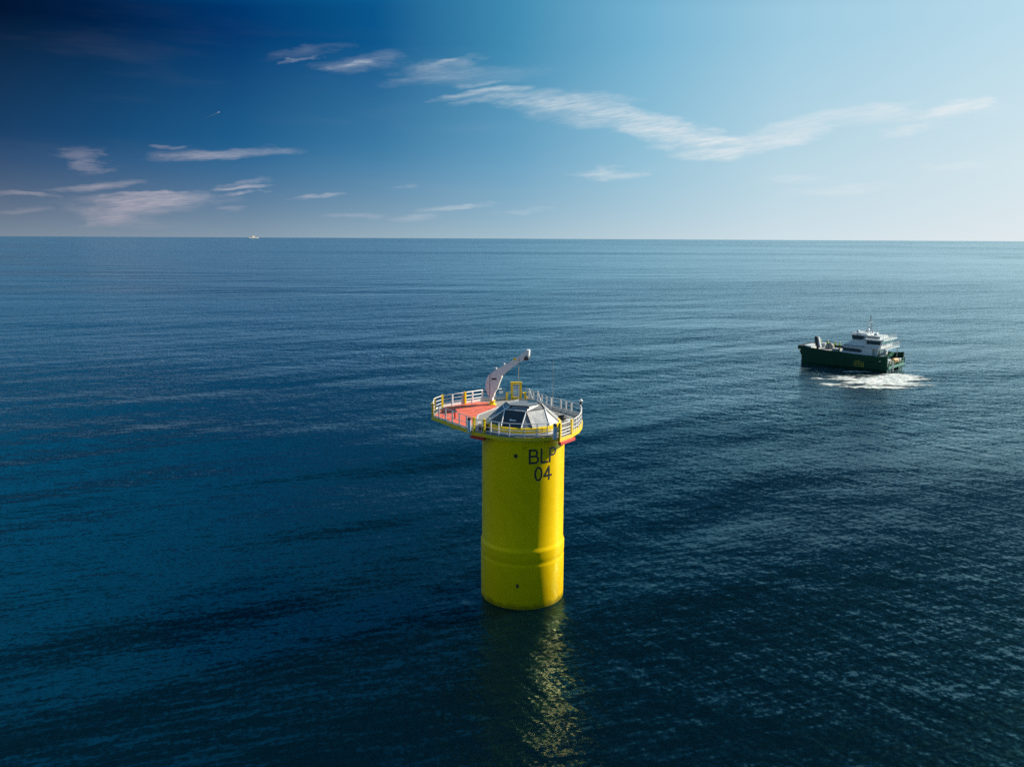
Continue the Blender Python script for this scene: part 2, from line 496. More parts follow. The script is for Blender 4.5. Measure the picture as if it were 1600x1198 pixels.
bm = bmesh.new()
lathe(bm, [(3.025, -9.0), (3.025, 3.02), (3.027, 3.08), (3.022, 3.16), (3.006, 3.26), (3.006, 3.36), (3.025, 3.5), (3.035, 3.66), (3.035, 3.8), (3.035, 4.12),
           (3.03, 4.2), (3.0, 4.3), (2.965, 4.42), (2.95, 4.5), (2.945, 8.0), (2.94, 12.0), (2.94, 12.30)], 160)
shaft = mesh_obj('shaft', bm, YEL, found, smooth=True)
for p in shaft.data.polygons:
    if len(p.vertices) > 4: p.use_smooth = False


def wrap_marks(name, strokes, phi0, z0, r, width, mat, label=None):
    """lettering bent round the shaft: strokes are polylines in metres, x along the girth, z up"""
    bm = bmesh.new()
    for line in strokes:
        pts = [Vector((a, b)) for a, b in line]
        dense = []
        for a, b in zip(pts, pts[1:]):
            k = max(1, int((b - a).length / 0.06))
            dense += [a.lerp(b, i / k) for i in range(k)]
        dense.append(pts[-1])
        closed = (dense[0] - dense[-1]).length < 1e-6
        quads = []
        for i, p in enumerate(dense):
            if closed: a, b = dense[(i - 1) % (len(dense) - 1)], dense[(i + 1) % (len(dense) - 1)]
            else: a, b = dense[max(i - 1, 0)], dense[min(i + 1, len(dense) - 1)]
            d = (b - a).normalized(); s = Vector((-d.y, d.x)) * width / 2
            if not closed and i == 0: p = p - d * width / 2
            if not closed and i == len(dense) - 1: p = p + d * width / 2
            row = []
            for q, rr in ((p + s, r), (p - s, r), (p - s, r - 0.03), (p + s, r - 0.03)):
                ph = phi0 + q.x / r
                row.append(bm.verts.new((rr * sin(ph), -rr * cos(ph), z0 + q.y)))
            quads.append(row)
        for a, b in zip(quads, quads[1:]):
            for k in range(4): bm.faces.new((a[k], a[(k + 1) % 4], b[(k + 1) % 4], b[k]))
        if not closed:
            bm.faces.new(quads[0][::-1]); bm.faces.new(quads[-1])
    bmesh.ops.recalc_face_normals(bm, faces=bm.faces[:])
    return mesh_obj(name, bm, mat, shaft)


def arc(cx, cz, rx, rz, a0, a1, n=14):
    return [(cx + rx * cos(R(a0 + (a1 - a0) * i / n)), cz + rz * sin(R(a0 + (a1 - a0) * i / n))) for i in range(n + 1)]


RB, PH = 2.952, R(27.0)
hB = 0.90
wrap_marks('lettering', [
    [(-0.98, 0), (-0.98, hB)],
    [(-0.98, hB), (-0.66, hB)] + arc(-0.66, hB * 0.76, 0.20, hB * 0.24, 90, -90) + [(-0.98, hB * 0.52)],
    [(-0.98, hB * 0.52), (-0.62, hB * 0.52)] + arc(-0.62, hB * 0.26, 0.24, hB * 0.26, 90, -90) + [(-0.98, 0)],
    [(-0.14, hB), (-0.14, 0), (0.34, 0)],
    [(0.56, 0), (0.56, hB)],
    [(0.56, hB), (0.88, hB)] + arc(0.88, hB * 0.74, 0.24, hB * 0.26, 90, -90) + [(0.56, hB * 0.48)]],
    PH, 10.62, RB, 0.135, BLACK)
wrap_marks('numerals', [
    arc(-0.34, hB / 2, 0.24, hB / 2, 0, 360, 28),
    [(0.50, 0), (0.50, hB), (0.12, hB * 0.28), (0.70, hB * 0.28)]],
    PH, 9.38, RB, 0.13, BLACK)
for ph, z, rx, rz, rr in ((-10.7, 11.12, 0.13, 0.15, 2.955), (-7.2, 1.78, 0.08, 0.17, 3.045)):
    bm = bmesh.new()
    T = Matrix.Rotation(R(ph), 4, 'Z') @ Matrix.Translation((0, -rr, z)) @ Matrix.Rotation(R(90), 4, 'X') @ Matrix.Diagonal((rx, rz, 0.10, 1))
    bmesh.ops.create_cone(bm, cap_ends=True, segments=24, radius1=1, radius2=0.85, depth=1, matrix=T)
    mesh_obj('drain_port', bm, BLACK, shaft)
bm = bmesh.new()                                    # small lifting lug high on the shaft
for s in (-0.06, 0.06): box(bm, (0.02 + s, -2.97, 11.72), (0.03, 0.12, 0.2))
mesh_obj('lug', bm, YEL, shaft)

# plan of the platform, metres from the shaft's axis
G1, G2 = (-3.51, -1.42), (-2.76, -1.93)             # left gate
R1, R2 = (2.44, -3.14), (3.37, -1.86)               # right gate
LC, BL, BL2 = (-6.89, 3.43), (-6.43, 6.71), (-3.30, 9.30)
LAD1, LAD2 = (-1.20, 10.05), (0.35, 10.25)
RB_ = (4.42, 3.46)
FRONT = [(-2.30, -2.30), (-1.75, -2.66), (-1.0, -2.98), (0.0, -3.14), (0.9, -3.05), (1.6, -2.84), (2.15, -2.74)]
RIGHT = [(3.95, -0.55), (4.26, 0.75), (4.42, 2.2)]
BACKR = [(3.80, 4.35), (3.06, 5.50), (2.34, 6.30), (1.35, 8.2)]
PLAN = [G1, G2] + FRONT + [R1, R2] + RIGHT + [RB_] + BACKR + [LAD2, LAD1, BL2, BL, LC]


def inset(poly, d):
    n = len(poly); o = []
    for i in range(n):
        a, b, c = Vector(poly[i - 1]), Vector(poly[i]), Vector(poly[(i + 1) % n])
        n1 = Vector((-(b - a).y, (b - a).x)).normalized(); n2 = Vector((-(c - b).y, (c - b).x)).normalized()
        h = (n1 + n2).normalized()
        o.append(tuple(b + h * d / max(h.dot(n1), 0.4)))
    return o


bm = bmesh.new()
prism(bm, PLAN, ZD - 0.26, ZD - 0.03)
frame = mesh_obj('deck_frame', bm, YELP, found)
bm = bmesh.new()
prism(bm, inset(PLAN, 0.05), ZD - 0.028, ZD)
mesh_obj('deck_plate', bm, GRATE, found)
bm = bmesh.new()                                    # the girders that carry the wing, seen from below
for a, b in (((-2.2, 1.6), (-6.4, 4.6)), ((-1.4, 2.5), (-5.6, 6.9)), ((0, 2.9), (-1.0, 9.6)), ((1.5, 2.4), (1.0, 8.2)), ((2.6, 1.0), (4.1, 2.6)), ((-2.8, 0.3), (-5.2, 1.2))):
    d = Vector(b) - Vector(a); c = (Vector(a) + Vector(b)) / 2
    box(bm, (c.x, c.y, ZD - 0.34), (d.length, 0.2, 0.158), atan2(d.y, d.x))
mesh_obj('girder', bm, YELP, frame)

# red lay-down area of the left wing, and its pale border
REDP = [(-6.62, 3.55), (-3.78, -0.35), (-3.50, 2.6), (-3.45, 4.0), (-1.98, 6.85), (-2.2, 7.5), (-2.9, 8.75), (-3.7, 8.75), (-6.20, 6.65)]
bm = bmesh.new(); prism(bm, REDP, ZD + 0.002, ZD + 0.022)
mesh_obj('laydown_deck', bm, REDDECK, found)
bm = bmesh.new()
prism(bm, [(-3.48, 2.5), (-3.36, 2.48), (-3.3, 3.95), (-1.82, 6.72), (-1.95, 6.8), (-3.43, 4.0)], ZD + 0.002, ZD + 0.026)
mesh_obj('deck_border', bm, GALV, found)
for a, b in ((G1, G2), (R1, R2)):
    bm = bmesh.new(); d = Vector(b) - Vector(a); c = (Vector(a) + Vector(b)) / 2
    nrm = Vector((d.y, -d.x)).normalized()
    box(bm, (c.x + nrm.x * 0.04, c.y + nrm.y * 0.04, ZD - 0.36), (d.length + 0.25, 0.24, 0.19), atan2(d.y, d.x))
    mesh_obj('bumper_beam', bm, RED, found)


def densify(pts, step):
    out = []
    for a, b in zip(pts, pts[1:]):
        L = hypot(b[0] - a[0], b[1] - a[1]); k = max(1, round(L / step))
        out += [(a[0] + (b[0] - a[0]) * i / k, a[1] + (b[1] - a[1]) * i / k) for i in range(k)]
    return out + [pts[-1]]


def railing(path, h=0.93, heights=(0.34, 0.63, 0.93), step=0.9, mat=None, pmat=None, toe=0.13, toemat=None, flat=0.0, skip_ends=(0, 0), tr=0.026):
    """a run of handrail: rails as the part, each post and the toe plate a sub-part"""
    mat = mat or ALU; pmat = pmat or mat
    bm = bmesh.new()
    for hh in heights:
        tube(bm, [(x, y, ZD + hh) for x, y in path], tr if hh == heights[-1] else tr * 0.8, 8)
    rail = mesh_obj('railing', bm, mat, found, smooth=True)
    if toe:
        bm = bmesh.new()
        for a, b in zip(path, path[1:]):
            d = Vector(b) - Vector(a); c = (Vector(a) + Vector(b)) / 2
            box(bm, (c.x, c.y, ZD + 0.015 + toe / 2), (d.length, 0.014, toe), atan2(d.y, d.x))
        mesh_obj('toe_plate', bm, toemat or mat, rail)
    pts = densify(path, step)
    for i, (x, y) in enumerate(pts):
        if i < skip_ends[0] or i >= len(pts) - skip_ends[1]: continue
        q = pts[min(i + 1, len(pts) - 1)] if i < len(pts) - 1 else pts[i - 1]
        an = atan2(q[1] - y, q[0] - x)
        bm = bmesh.new()
        box(bm, (x, y, ZD + h / 2 + 0.002), (0.05 + flat, 0.06, h - 0.02), an)
        box(bm, (x, y, ZD + 0.012), (0.12 + flat, 0.12, 0.016), an)
        mesh_obj('post', bm, pmat, rail)
    return rail


def yellow_post(x, y, h=0.98, w=0.15, rz=0.0):
    bm = bmesh.new()
    box(bm, (x, y, ZD + h / 2), (w, w, h), rz)
    box(bm, (x, y, ZD + h + 0.012), (w + 0.03, w + 0.03, 0.024), rz)
    return mesh_obj('gate_post', bm, YELP, found)


IN = inset(PLAN, 0.09)
ip = lambda p: IN[PLAN.index(p)]
railing([ip(LC), ip(G1)], heights=(0.45, 0.93), step=1.0, mat=GALV, pmat=GALV, flat=0.07, skip_ends=(1, 1), toe=0.10)
railing([ip(LC), (-6.87, 5.6), ip(BL)], step=1.2, mat=WHITE, skip_ends=(1, 1), toe=0.12)
railing([ip(BL), ip(BL2)], step=1.02, mat=WHITE, pmat=CRANE, flat=0.10, skip_ends=(1, 0), toe=0.2, tr=0.032)
railing([ip(BL2), ip(LAD1)], step=1.1, mat=GALV, flat=0.05, toe=0.22, skip_ends=(1, 1))
railing([ip(LAD2)] + [ip(p) for p in BACKR[::-1]] + [ip(RB_)], step=0.85, mat=GALV, pmat=WHITE, flat=0.10, toe=0.24, skip_ends=(1, 1))
railing([ip(RB_)] + [ip(p) for p in RIGHT[::-1]] + [ip(R2)], step=0.55, mat=WHITE, pmat=ALU, toe=0.14, toemat=YELP, skip_ends=(1, 1))
railing([ip(G2)] + [ip(p) for p in FRONT], step=0.8, mat=ALU, heights=(0.2, 0.45, 0.93), toe=0.08, toemat=SHADE_BLUE, skip_ends=(1, 1))
for p, q in ((G1, 0.6), (G2, 0.6), (R1, 0.9), (R2, 0.9), (LC, 0.2), (BL, 0.6)):
    yellow_post(*ip(p), rz=q)
yellow_post(-4.62, 8.07, 0.96, 0.17, 0.7)
yellow_post(-6.78, 5.45, 0.93, 0.12, 0.1)
bm = bmesh.new()                                    # white infill frame of the right gate
a, b = Vector(ip(R1)), Vector(ip(R2)); d = (b - a).normalized()
for hh in (0.12, 0.34, 0.55, 0.9):
    tube(bm, [(a.x + d.x * 0.1, a.y + d.y * 0.1, ZD + hh), (b.x - d.x * 0.1, b.y - d.y * 0.1, ZD + hh)], 0.03, 8)
for k in (0.15, 0.5, 0.85):
    q = a.lerp(b, k); tube(bm, [(q.x, q.y, ZD + 0.1), (q.x, q.y, ZD + 0.92)], 0.025, 8)
mesh_obj('gate', bm, WHITE, found)
bm = bmesh.new()
a, b = Vector(ip(G1)), Vector(ip(G2)); d = (b - a).normalized()
for hh in (0.45, 0.88):
    tube(bm, [(a.x + d.x * 0.1, a.y + d.y * 0.1, ZD + hh), (b.x - d.x * 0.1, b.y - d.y * 0.1, ZD + hh)], 0.025, 8)
for k in (0.2, 0.8):
    q = a.lerp(b, k); tube(bm, [(q.x, q.y, ZD + 0.44), (q.x, q.y, ZD + 0.9)], 0.02, 8)
mesh_obj('gate', bm, GALV, found)
for x, y in ((0.62, 9.55), (1.28, 8.55)):           # braced white handholds beside the ladder opening
    bm = bmesh.new()
    tube(bm, [(x - 0.04, y, ZD), (x, y, ZD + 1.0), (x + 0.33, y - 0.12, ZD + 0.02)], 0.032, 8)
    tube(bm, [(x + 0.16, y - 0.06, ZD + 0.5), (x - 0.02, y, ZD + 0.5)], 0.024, 8)
    mesh_obj('handhold', bm, WHITE, found)
bm = bmesh.new(); box(bm, (-1.72, 9.74, ZD + 0.66), (0.34, 0.02, 0.22), 0.3)
mesh_obj('notice_plate', bm, WHITE, found)

# ------------------------------------------------------------------ ladder with its yellow hoop
lad = empty('access_ladder', (AX - 0.46, AY + 10.1, ZD))
tag(lad, 'yellow upright ladder frame with open rungs rising above the back edge of the platform', 'ladder')
for s in (-0.37, 0.37):
    bm = bmesh.new(); box(bm, (s, 0, 0.02), (0.19, 0.18, 2.58)); mesh_obj('stile', bm, YELP, lad)
bm = bmesh.new(); box(bm, (0, 0, 1.36), (0.94, 0.185, 0.2)); mesh_obj('head_bar', bm, YELP, lad)
bm = bmesh.new(); box(bm, (0, 0, 0.08), (0.57, 0.14, 0.16)); mesh_obj('sill_bar', bm, YELP, lad)
for k in range(7):
    bm = bmesh.new(); tube(bm, [(-0.30, 0.02, 0.24 + k * 0.155), (0.30, 0.02, 0.24 + k * 0.155)], 0.026, 8); mesh_obj('rung', bm, GALV, lad)
for s in (-0.78, 0.74):
    bm = bmesh.new(); box(bm, (s, -0.35, 0.33), (0.17, 0.14, 0.66)); box(bm, (s * 0.86, -0.2, 0.55), (0.18, 0.34, 0.09))
    mesh_obj('side_post', bm, YELP, lad)

# ------------------------------------------------------------------ crane
crane = empty('davit_crane', (AX - 2.41, AY + 7.80, ZD), R(-14))
tag(crane, 'pale grey crane with a bent boom on a yellow pedestal beside the red deck', 'crane')
bm = bmesh.new()
lathe(bm, [(0.34, 0.0), (0.34, 0.06), (0.22, 0.10), (0.20, 0.26), (0.26, 0.30), (0.26, 0.36)], 24)
mesh_obj('pedestal', bm, YELP, crane, smooth=False)
CP = [(767.5, 626.8), (765, 620), (761.6, 613), (759.2, 606.5), (759.6, 598), (761.3, 591.8), (764, 587), (767.5, 583.4), (775.9, 578.0), (790, 569.8), (805, 560.9), (824.2, 546.2),
      (828.2, 546.4), (827.8, 555.5), (820.3, 560.2), (801.7, 573.6), (791.2, 582.0), (784.2, 588.2), (780.5, 597), (777.3, 606), (772.6, 613.5), (770.6, 620), (770.6, 626.8)]
prof = [((x - 769) / 19.5 / cos(R(14)) * 0.98, (632.6 - y) / 19.5 * 1.035) for x, y in CP]
bm = bmesh.new(); extrude_xz(bm, prof, -0.24, 0.24)
bmesh.ops.bevel(bm, geom=[e for e in bm.edges if abs(e.verts[0].co.y - e.verts[1].co.y) < 0.01], offset=0.02, segments=1, affect='EDGES')
boom = mesh_obj('boom', bm, CRANE, crane)
bm = bmesh.new()                                    # plates along the inside of the bend, its sunlit edge painted white
ie = [prof[i] for i in range(17, 22)]
for a, b in zip(ie, ie[1:]):
    L = hypot(b[0] - a[0], b[1] - a[1]); an = atan2(b[1] - a[1], b[0] - a[0])
    T = Matrix.Translation(((a[0] + b[0]) / 2 + 0.035, 0, (a[1] + b[1]) / 2)) @ Matrix.Rotation(-an, 4, 'Y') @ Matrix.Diagonal((L * 1.01, 0.34, 0.06, 1))
    bmesh.ops.create_cube(bm, size=1.0, matrix=T)
mesh_obj('sunlit_flange', bm, WHITE, boom)
bm = bmesh.new(); box(bm, (0.22, -0.245, 2.15), (0.42, 0.02, 0.13)); mesh_obj('name_plate', bm, BLACK, boom)
bm = bmesh.new()
T = Matrix.Translation((1.90, -0.245, 3.83)) @ Matrix.Rotation(R(90), 4, 'X')
bmesh.ops.create_cone(bm, cap_ends=True, segments=20, radius1=0.11, radius2=0.11, depth=0.03, matrix=T)
mesh_obj('load_disc', bm, YELP, boom)
bm = bmesh.new()
T = Matrix.Translation((2.86, 0.0, 3.92)) @ Matrix.Rotation(R(90), 4, 'X')
bmesh.ops.create_cone(bm, cap_ends=True, segments=20, radius1=0.17, radius2=0.17, depth=0.62, matrix=T)
mesh_obj('sheave', bm, DARK, boom)
bm = bmesh.new(); box(bm, (2.66, 0, 3.80), (0.30, 0.26, 0.16)); mesh_obj('hook_block', bm, RED, boom)
bm = bmesh.new()
bm.free()
for q in ((0.86, 2.60, 0.25), (0.32, 2.98, 0.12), (1.0, 3.36, 0.1)):
    bm = bmesh.new(); box(bm, (q[0], 0, q[1]), (q[2], 0.2, 0.16)); mesh_obj('bracket', bm, GALV, boom)
bm = bmesh.new(); tube(bm, [(2.24, -0.30, 3.95), (2.25, -0.30, 2.0), (2.25, -0.30, 0.35)], 0.022, 6)
mesh_obj('hoist_rope', bm, ROPE, crane)
bm = bmesh.new()                                    # hook at the end of the rope
tube(bm, [(2.25, -0.30, 0.36), (2.25, -0.30, 0.24), (2.30, -0.30, 0.14), (2.36, -0.30, 0.18), (2.35, -0.30, 0.25)], 0.03, 8)
mesh_obj('hook', bm, YELP, crane)
bm = bmesh.new(); tube(bm, [(-0.16, -0.26, 0.6), (-0.12, -0.26, 2.5), (0.4, -0.26, 3.05)], 0.012, 6); mesh_obj('hose', bm, DARK, crane)

# ------------------------------------------------------------------ faceted cover over the shaft
cov = empty('weather_cover', (AX, AY + 0.02, ZD))
tag(cov, 'faceted white framed glazed cover like a low dome closing the top of the yellow shaft', 'cover')
bm = bmesh.new(); lathe(bm, [(2.62, 0.0), (2.62, 0.17), (2.60, 0.18)], 48); mesh_obj('kerb', bm, GALV, cov)
bm = bmesh.new(); lathe(bm, [(2.58, 0.18), (2.66, 0.182), (2.66, 0.50), (2.58, 0.53)], 48); mesh_obj('base_ring', bm, YELP, cov)
pol = lambda r, a, z: Vector((r * sin(R(a)), -r * cos(R(a)), z))
K = [6 + 60 * i for i in range(6)]
knu = [pol(1.62, a, 1.47) for a in K]
cap = [pol(1.27, a + 9, 1.74) for a in K]
FEET = [(-4, 13), (44, 76), (106, 136), (166, 196), (226, 256), (-74, -37)]
f0 = [pol(2.58, a, 0.54) for a, b in FEET]
f1 = [pol(2.58, b, 0.54) for a, b in FEET]
MATS = [FILM, FILM, SILVER, SILVER, GLASS, GLASS]    # quads from the sunny side: sunlit pale and shaded dark put into colour
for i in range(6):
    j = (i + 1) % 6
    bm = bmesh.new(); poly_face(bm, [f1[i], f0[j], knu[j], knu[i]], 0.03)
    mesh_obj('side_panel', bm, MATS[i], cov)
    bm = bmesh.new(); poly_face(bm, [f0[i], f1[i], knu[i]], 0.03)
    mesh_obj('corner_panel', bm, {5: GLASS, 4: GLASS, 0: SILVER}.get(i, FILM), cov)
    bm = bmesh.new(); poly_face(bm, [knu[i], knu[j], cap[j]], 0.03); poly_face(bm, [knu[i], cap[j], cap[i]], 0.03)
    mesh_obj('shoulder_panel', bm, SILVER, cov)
bm = bmesh.new(); poly_face(bm, cap, 0.04); mesh_obj('cap_panel', bm, SILVER, cov)
bm = bmesh.new(); poly_face(bm, [Vector((0.25, 0.35, 1.752)), Vector((0.85, 0.2, 1.752)), Vector((0.95, 0.8, 1.752)), Vector((0.35, 0.95, 1.752))], 0.01)
mesh_obj('cap_window', bm, GLASS, cov)
bm = bmesh.new()
for k in range(5):                                   # ribbed vent sheet on the sunny shoulder
    a = knu[1].lerp(knu[2], 0.1 + 0.2 * k); b = cap[1].lerp(cap[2], 0.1 + 0.2 * k)
    tube(bm, [a + Vector((0, 0, 0.03)), b + Vector((0, 0, 0.03))], 0.022, 6)
mesh_obj('rib', bm, DARK, cov)
for i in range(6):
    j = (i + 1) % 6
    up = Vector((0, 0, 0.015))
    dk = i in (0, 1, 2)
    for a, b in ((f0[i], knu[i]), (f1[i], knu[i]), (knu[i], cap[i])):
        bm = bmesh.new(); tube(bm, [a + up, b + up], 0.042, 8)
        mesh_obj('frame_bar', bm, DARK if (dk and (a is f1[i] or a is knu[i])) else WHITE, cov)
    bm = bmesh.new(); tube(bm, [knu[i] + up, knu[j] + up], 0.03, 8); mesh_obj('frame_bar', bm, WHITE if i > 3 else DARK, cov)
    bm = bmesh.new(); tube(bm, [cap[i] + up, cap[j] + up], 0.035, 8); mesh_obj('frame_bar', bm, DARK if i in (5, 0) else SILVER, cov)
for i in (5, 0):
    bm = bmesh.new(); box(bm, tuple(cap[i] + Vector((0, -0.05, -0.06))), (0.16, 0.1, 0.12)); mesh_obj('hinge', bm, DARK, cov)
bm = bmesh.new()                                     # white notice behind the front pane
c0 = (f1[5] + f0[0] + knu[0] + knu[5]) / 4; nn = (f0[0] - f1[5]).cross(knu[5] - f1[5]).normalized()
d1 = (f0[0] - f1[5]).normalized(); d2 = nn.cross(d1)
poly_face(bm, [c0 + nn * 0.012 + d1 * sx * 0.24 + d2 * (sy * 0.06 - 0.12) for sx, sy in ((-1, -1), (1, -1), (1, 1), (-1, 1))], 0.008)
mesh_obj('notice', bm, WHITE, cov)

# ------------------------------------------------------------------ fittings on the platform
def post_lamp(x, y, label):
    t = empty('marker_post', (AX + x, AY + y, ZD - 0.1)); tag(t, label, 'post', 'pale blue marker posts at the gates')
    bm = bmesh.new(); lathe(bm, [(0.125, 0.0), (0.13, 0.04), (0.13, 0.86), (0.11, 0.9)], 20); mesh_obj('tube', bm, BLUEP, t)
    bm = bmesh.new(); lathe(bm, [(0.14, 0.9), (0.14, 1.0), (0.06, 1.06)], 20); mesh_obj('cap', bm, DARK, t)
    bm = bmesh.new(); box(bm, (0, 0, 0.02), (0.32, 0.2, 0.05)); mesh_obj('bracket', bm, GALV, t)


post_lamp(-3.78, -1.24, 'pale blue tubular post with a dark cap left of the left gate')
post_lamp(2.10, -2.98, 'pale blue tubular post with a dark cap beside the right gate')
t = empty('navigation_lantern', (AX + 4.36, AY + 3.42, ZD)); tag(t, 'small lantern on the tall grey corner post at the right end of the platform', 'lantern')
bm = bmesh.new(); box(bm, (0, 0, 0.5), (0.09, 0.09, 1.0)); mesh_obj('post', bm, GALV, t)
bm = bmesh.new(); lathe(bm, [(0.11, 1.0), (0.12, 1.03), (0.10, 1.06), (0.10, 1.2)], 16); mesh_obj('lamp_body', bm, DARK, t)
bm = bmesh.new(); lathe(bm, [(0.13, 1.2), (0.14, 1.24), (0.09, 1.34), (0.02, 1.38)], 16); mesh_obj('lens', bm, WHITE, t)
t = empty('whip_antenna', (AX + 2.38, AY + 5.98, ZD)); tag(t, 'thin upright whip antenna at the back right railing', 'antenna')
bm = bmesh.new(); tube(bm, [(0, 0, 0), (0, 0, 1.0)], 0.03, 8); mesh_obj('mount', bm, GALV, t)
bm = bmesh.new(); tube(bm, [(0, 0, 1.0), (0.01, 0, 2.6), (0.03, 0, 4.2)], [0.016, 0.013, 0.009], 6); mesh_obj('whip', bm, ROPE, t)
t = empty('equipment_cabinet', (AX + 3.25, AY - 0.75, ZD), 0.95); tag(t, 'white equipment box with a pale blue front standing inside the right gate', 'cabinet')
bm = bmesh.new(); box(bm, (0, 0, 0.36), (0.62, 0.4, 0.70)); bmesh.ops.bevel(bm, geom=bm.edges[:], offset=0.02, segments=1, affect='EDGES'); mesh_obj('housing', bm, WHITE, t)
bm = bmesh.new(); box(bm, (0.05, -0.205, 0.46), (0.34, 0.02, 0.3)); mesh_obj('door', bm, BLUEP, t)
bm = bmesh.new(); box(bm, (0, 0, 0.73), (0.68, 0.46, 0.03)); mesh_obj('lid', bm, GALV, t)
t = empty('deck_hydrant', (AX - 5.05, AY + 2.55, ZD + 0.02)); tag(t, 'small red upright fitting with a dark head on the red deck', 'deck fitting')
bm = bmesh.new(); lathe(bm, [(0.12, 0), (0.12, 0.03), (0.07, 0.05), (0.07, 0.5)], 16); mesh_obj('stand', bm, RED, t)
bm = bmesh.new(); lathe(bm, [(0.10, 0.5), (0.11, 0.56), (0.10, 0.66), (0.03, 0.7)], 16); tube(bm, [(-0.16, 0, 0.58), (0.16, 0, 0.58)], 0.03, 8); mesh_obj('head', bm, DARK, t)

t = empty('gear_rack', (AX - 2.72, AY - 0.95, ZD), 0.6); tag(t, 'low white tube frame over dark gear just inside the left gate', 'gear rack')
bm = bmesh.new()
for y in (-0.3, 0.3): tube(bm, [(-0.45, y, 0), (-0.4, y, 0.5), (0.4, y, 0.62), (0.45, y, 0)], 0.035, 8)
for x, z in ((-0.4, 0.5), (0.0, 0.56), (0.4, 0.62)): tube(bm, [(x, -0.3, z), (x, 0.3, z)], 0.03, 8)
mesh_obj('tube_frame', bm, WHITE, t)
bm = bmesh.new(); box(bm, (0, 0, 0.2), (0.7, 0.45, 0.38)); bmesh.ops.bevel(bm, geom=bm.edges[:], offset=0.03, segments=1, affect='EDGES'); mesh_obj('gear_case', bm, DARK, t)
t = empty('cable_coil', (AX + 2.9, AY + 2.6, ZD), 0.2); tag(t, 'dark coil of cable lying on the grating right of the glazed cover', 'cable coil')
bm = bmesh.new()
for k in range(4):
    tube(bm, [((0.34 - 0.03 * k) * cos(i * pi / 10), (0.34 - 0.03 * k) * sin(i * pi / 10), 0.04 + 0.06 * k) for i in range(21)], 0.035, 6, caps=False)
mesh_obj('cable', bm, DARK, t)
bm = bmesh.new(); box(bm, (0.3, 0, 0.14), (0.16, 0.05, 0.3)); mesh_obj('strap', bm, WHITE, t)

# ------------------------------------------------------------------ the work boat
GREEN = paint('dark_green_hull', (0.003, 0.034, 0.018), 0.55, 0.15, 0.6, streak=0.15, col2=(0.006, 0.042, 0.024), tint=(0.3, 0.5, 0.4))
GREENL = paint('green_bulwark_paint', (0.03, 0.13, 0.07), 0.4, 0.15, 1.0)
BOATW = paint('white_boat_paint', (0.48, 0.53, 0.55), 0.35, 0.1, 1.0, streak=0.12, col2=(0.36, 0.39, 0.40))
BDECK = paint('boat_deck', (0.40, 0.40, 0.38), 0.6, 0.25, 1.0)
ORANGE = paint('orange_cover', (0.75, 0.36, 0.10), 0.5, 0.15, 2.0)
EMBL = paint('yellow_hull_mark', (0.20, 0.20, 0.015), 0.6, 0.2, 1.5)
CANVAS = paint('grey_canvas', (0.22, 0.22, 0.21), 0.8, 0.2, 3.0)

BU = Vector((-0.71671, 0.69737)); BV = Vector((-0.69737, -0.71671))
S0 = Vector((73.27, 155.24))
BO = S0 + BU * 9.0 - BV * 4.5
boat = empty('work_boat', (BO.x, BO.y, 0.0), atan2(BU.y, BU.x))
tag(boat, 'dark green and white crew boat with two wheelhouses turning beside a patch of foam', 'boat')


def loft(name, stations, mat, parent=boat, smooth=False):
    """closed body through stations of equal point count (lists of x, y, z round the section)"""
    bm = bmesh.new()
    rows = [[bm.verts.new(p) for p in st] for st in stations]
    n = len(rows[0])
    for a, b in zip(rows, rows[1:]):
        for k in range(n): bm.faces.new((a[k], a[(k + 1) % n], b[(k + 1) % n], b[k]))
    bm.faces.new(rows[0][::-1]); bm.faces.new(rows[-1])
    bmesh.ops.recalc_face_normals(bm, faces=bm.faces[:])
    return mesh_obj(name, bm, mat, parent, smooth)


SHEER = lambda x: 2.98 + 0.030 * max(x + 4, 0) + 0.0028 * max(x, 0) ** 2     # top of the side
for s in (1, -1):                                     # two slim hulls
    st = []
    for x in (-9.0, -6, -2, 2, 4.5, 6.5, 7.9, 8.62):
        k = max(0.0, (x - 3.0) / 5.6)
        out, inn = 4.5 - 0.55 * k * k, 1.9 + 1.75 * k * k
        top = 1.75 + 1.1 * k * k
        mid = (out + inn) / 2
        st.append([(x, s * out, top), (x, s * (out - 0.02), 0.5), (x - 0.15 * k, s * (out - 0.35 * (1 - k) - 0.05), -0.5), (x - 0.3 * k, s * mid, -1.0),
                   (x - 0.15 * k, s * (inn + 0.3 * (1 - k) * 0.6), -0.5), (x, s * inn, 0.5), (x, s * inn, top)])
    loft('hull', st, GREEN)
bm = bmesh.new()                                      # the box between the hulls, with its flared rounded bow
ks = []
xs = [-9.0, -7.6, -7.0, -4, -1, 2, 4.5, 6.5, 7.8, 8.7, 9.25]
def halfw(x): return 4.52 if x < 3 else 4.52 - 0.62 * ((x - 3) / 6.25) ** 2
st = []
for x in xs:
    w = halfw(x); z = SHEER(x) - (0.5 if x > -7 else 2.0); zz = min(2.35, z) if x < 9 else 2.95
    b = 1.45 if x < 6 else 1.45 + (0.35 * (x - 6) / 2.7 if x < 8.75 else 1.35)
    st.append([(x, w, zz), (x, w - 0.01, b), (x, -w + 0.01, b), (x, -w, zz)])
bridge = loft('main_deck', [[(p[0], p[1], p[2]) for p in r] for r in st[2:]], GREEN)
loft('stern_deck', [[(-9.3, 4.35, 1.25), (-9.3, 4.35, 0.75), (-9.3, -4.35, 0.75), (-9.3, -4.35, 1.25)],
                    [(-6.95, 4.4, 1.25), (-6.95, 4.4, 0.75), (-6.95, -4.4, 0.75), (-6.95, -4.4, 1.25)]], GREENL)
DZ = 2.36
bm = bmesh.new()                                      # walkable deck
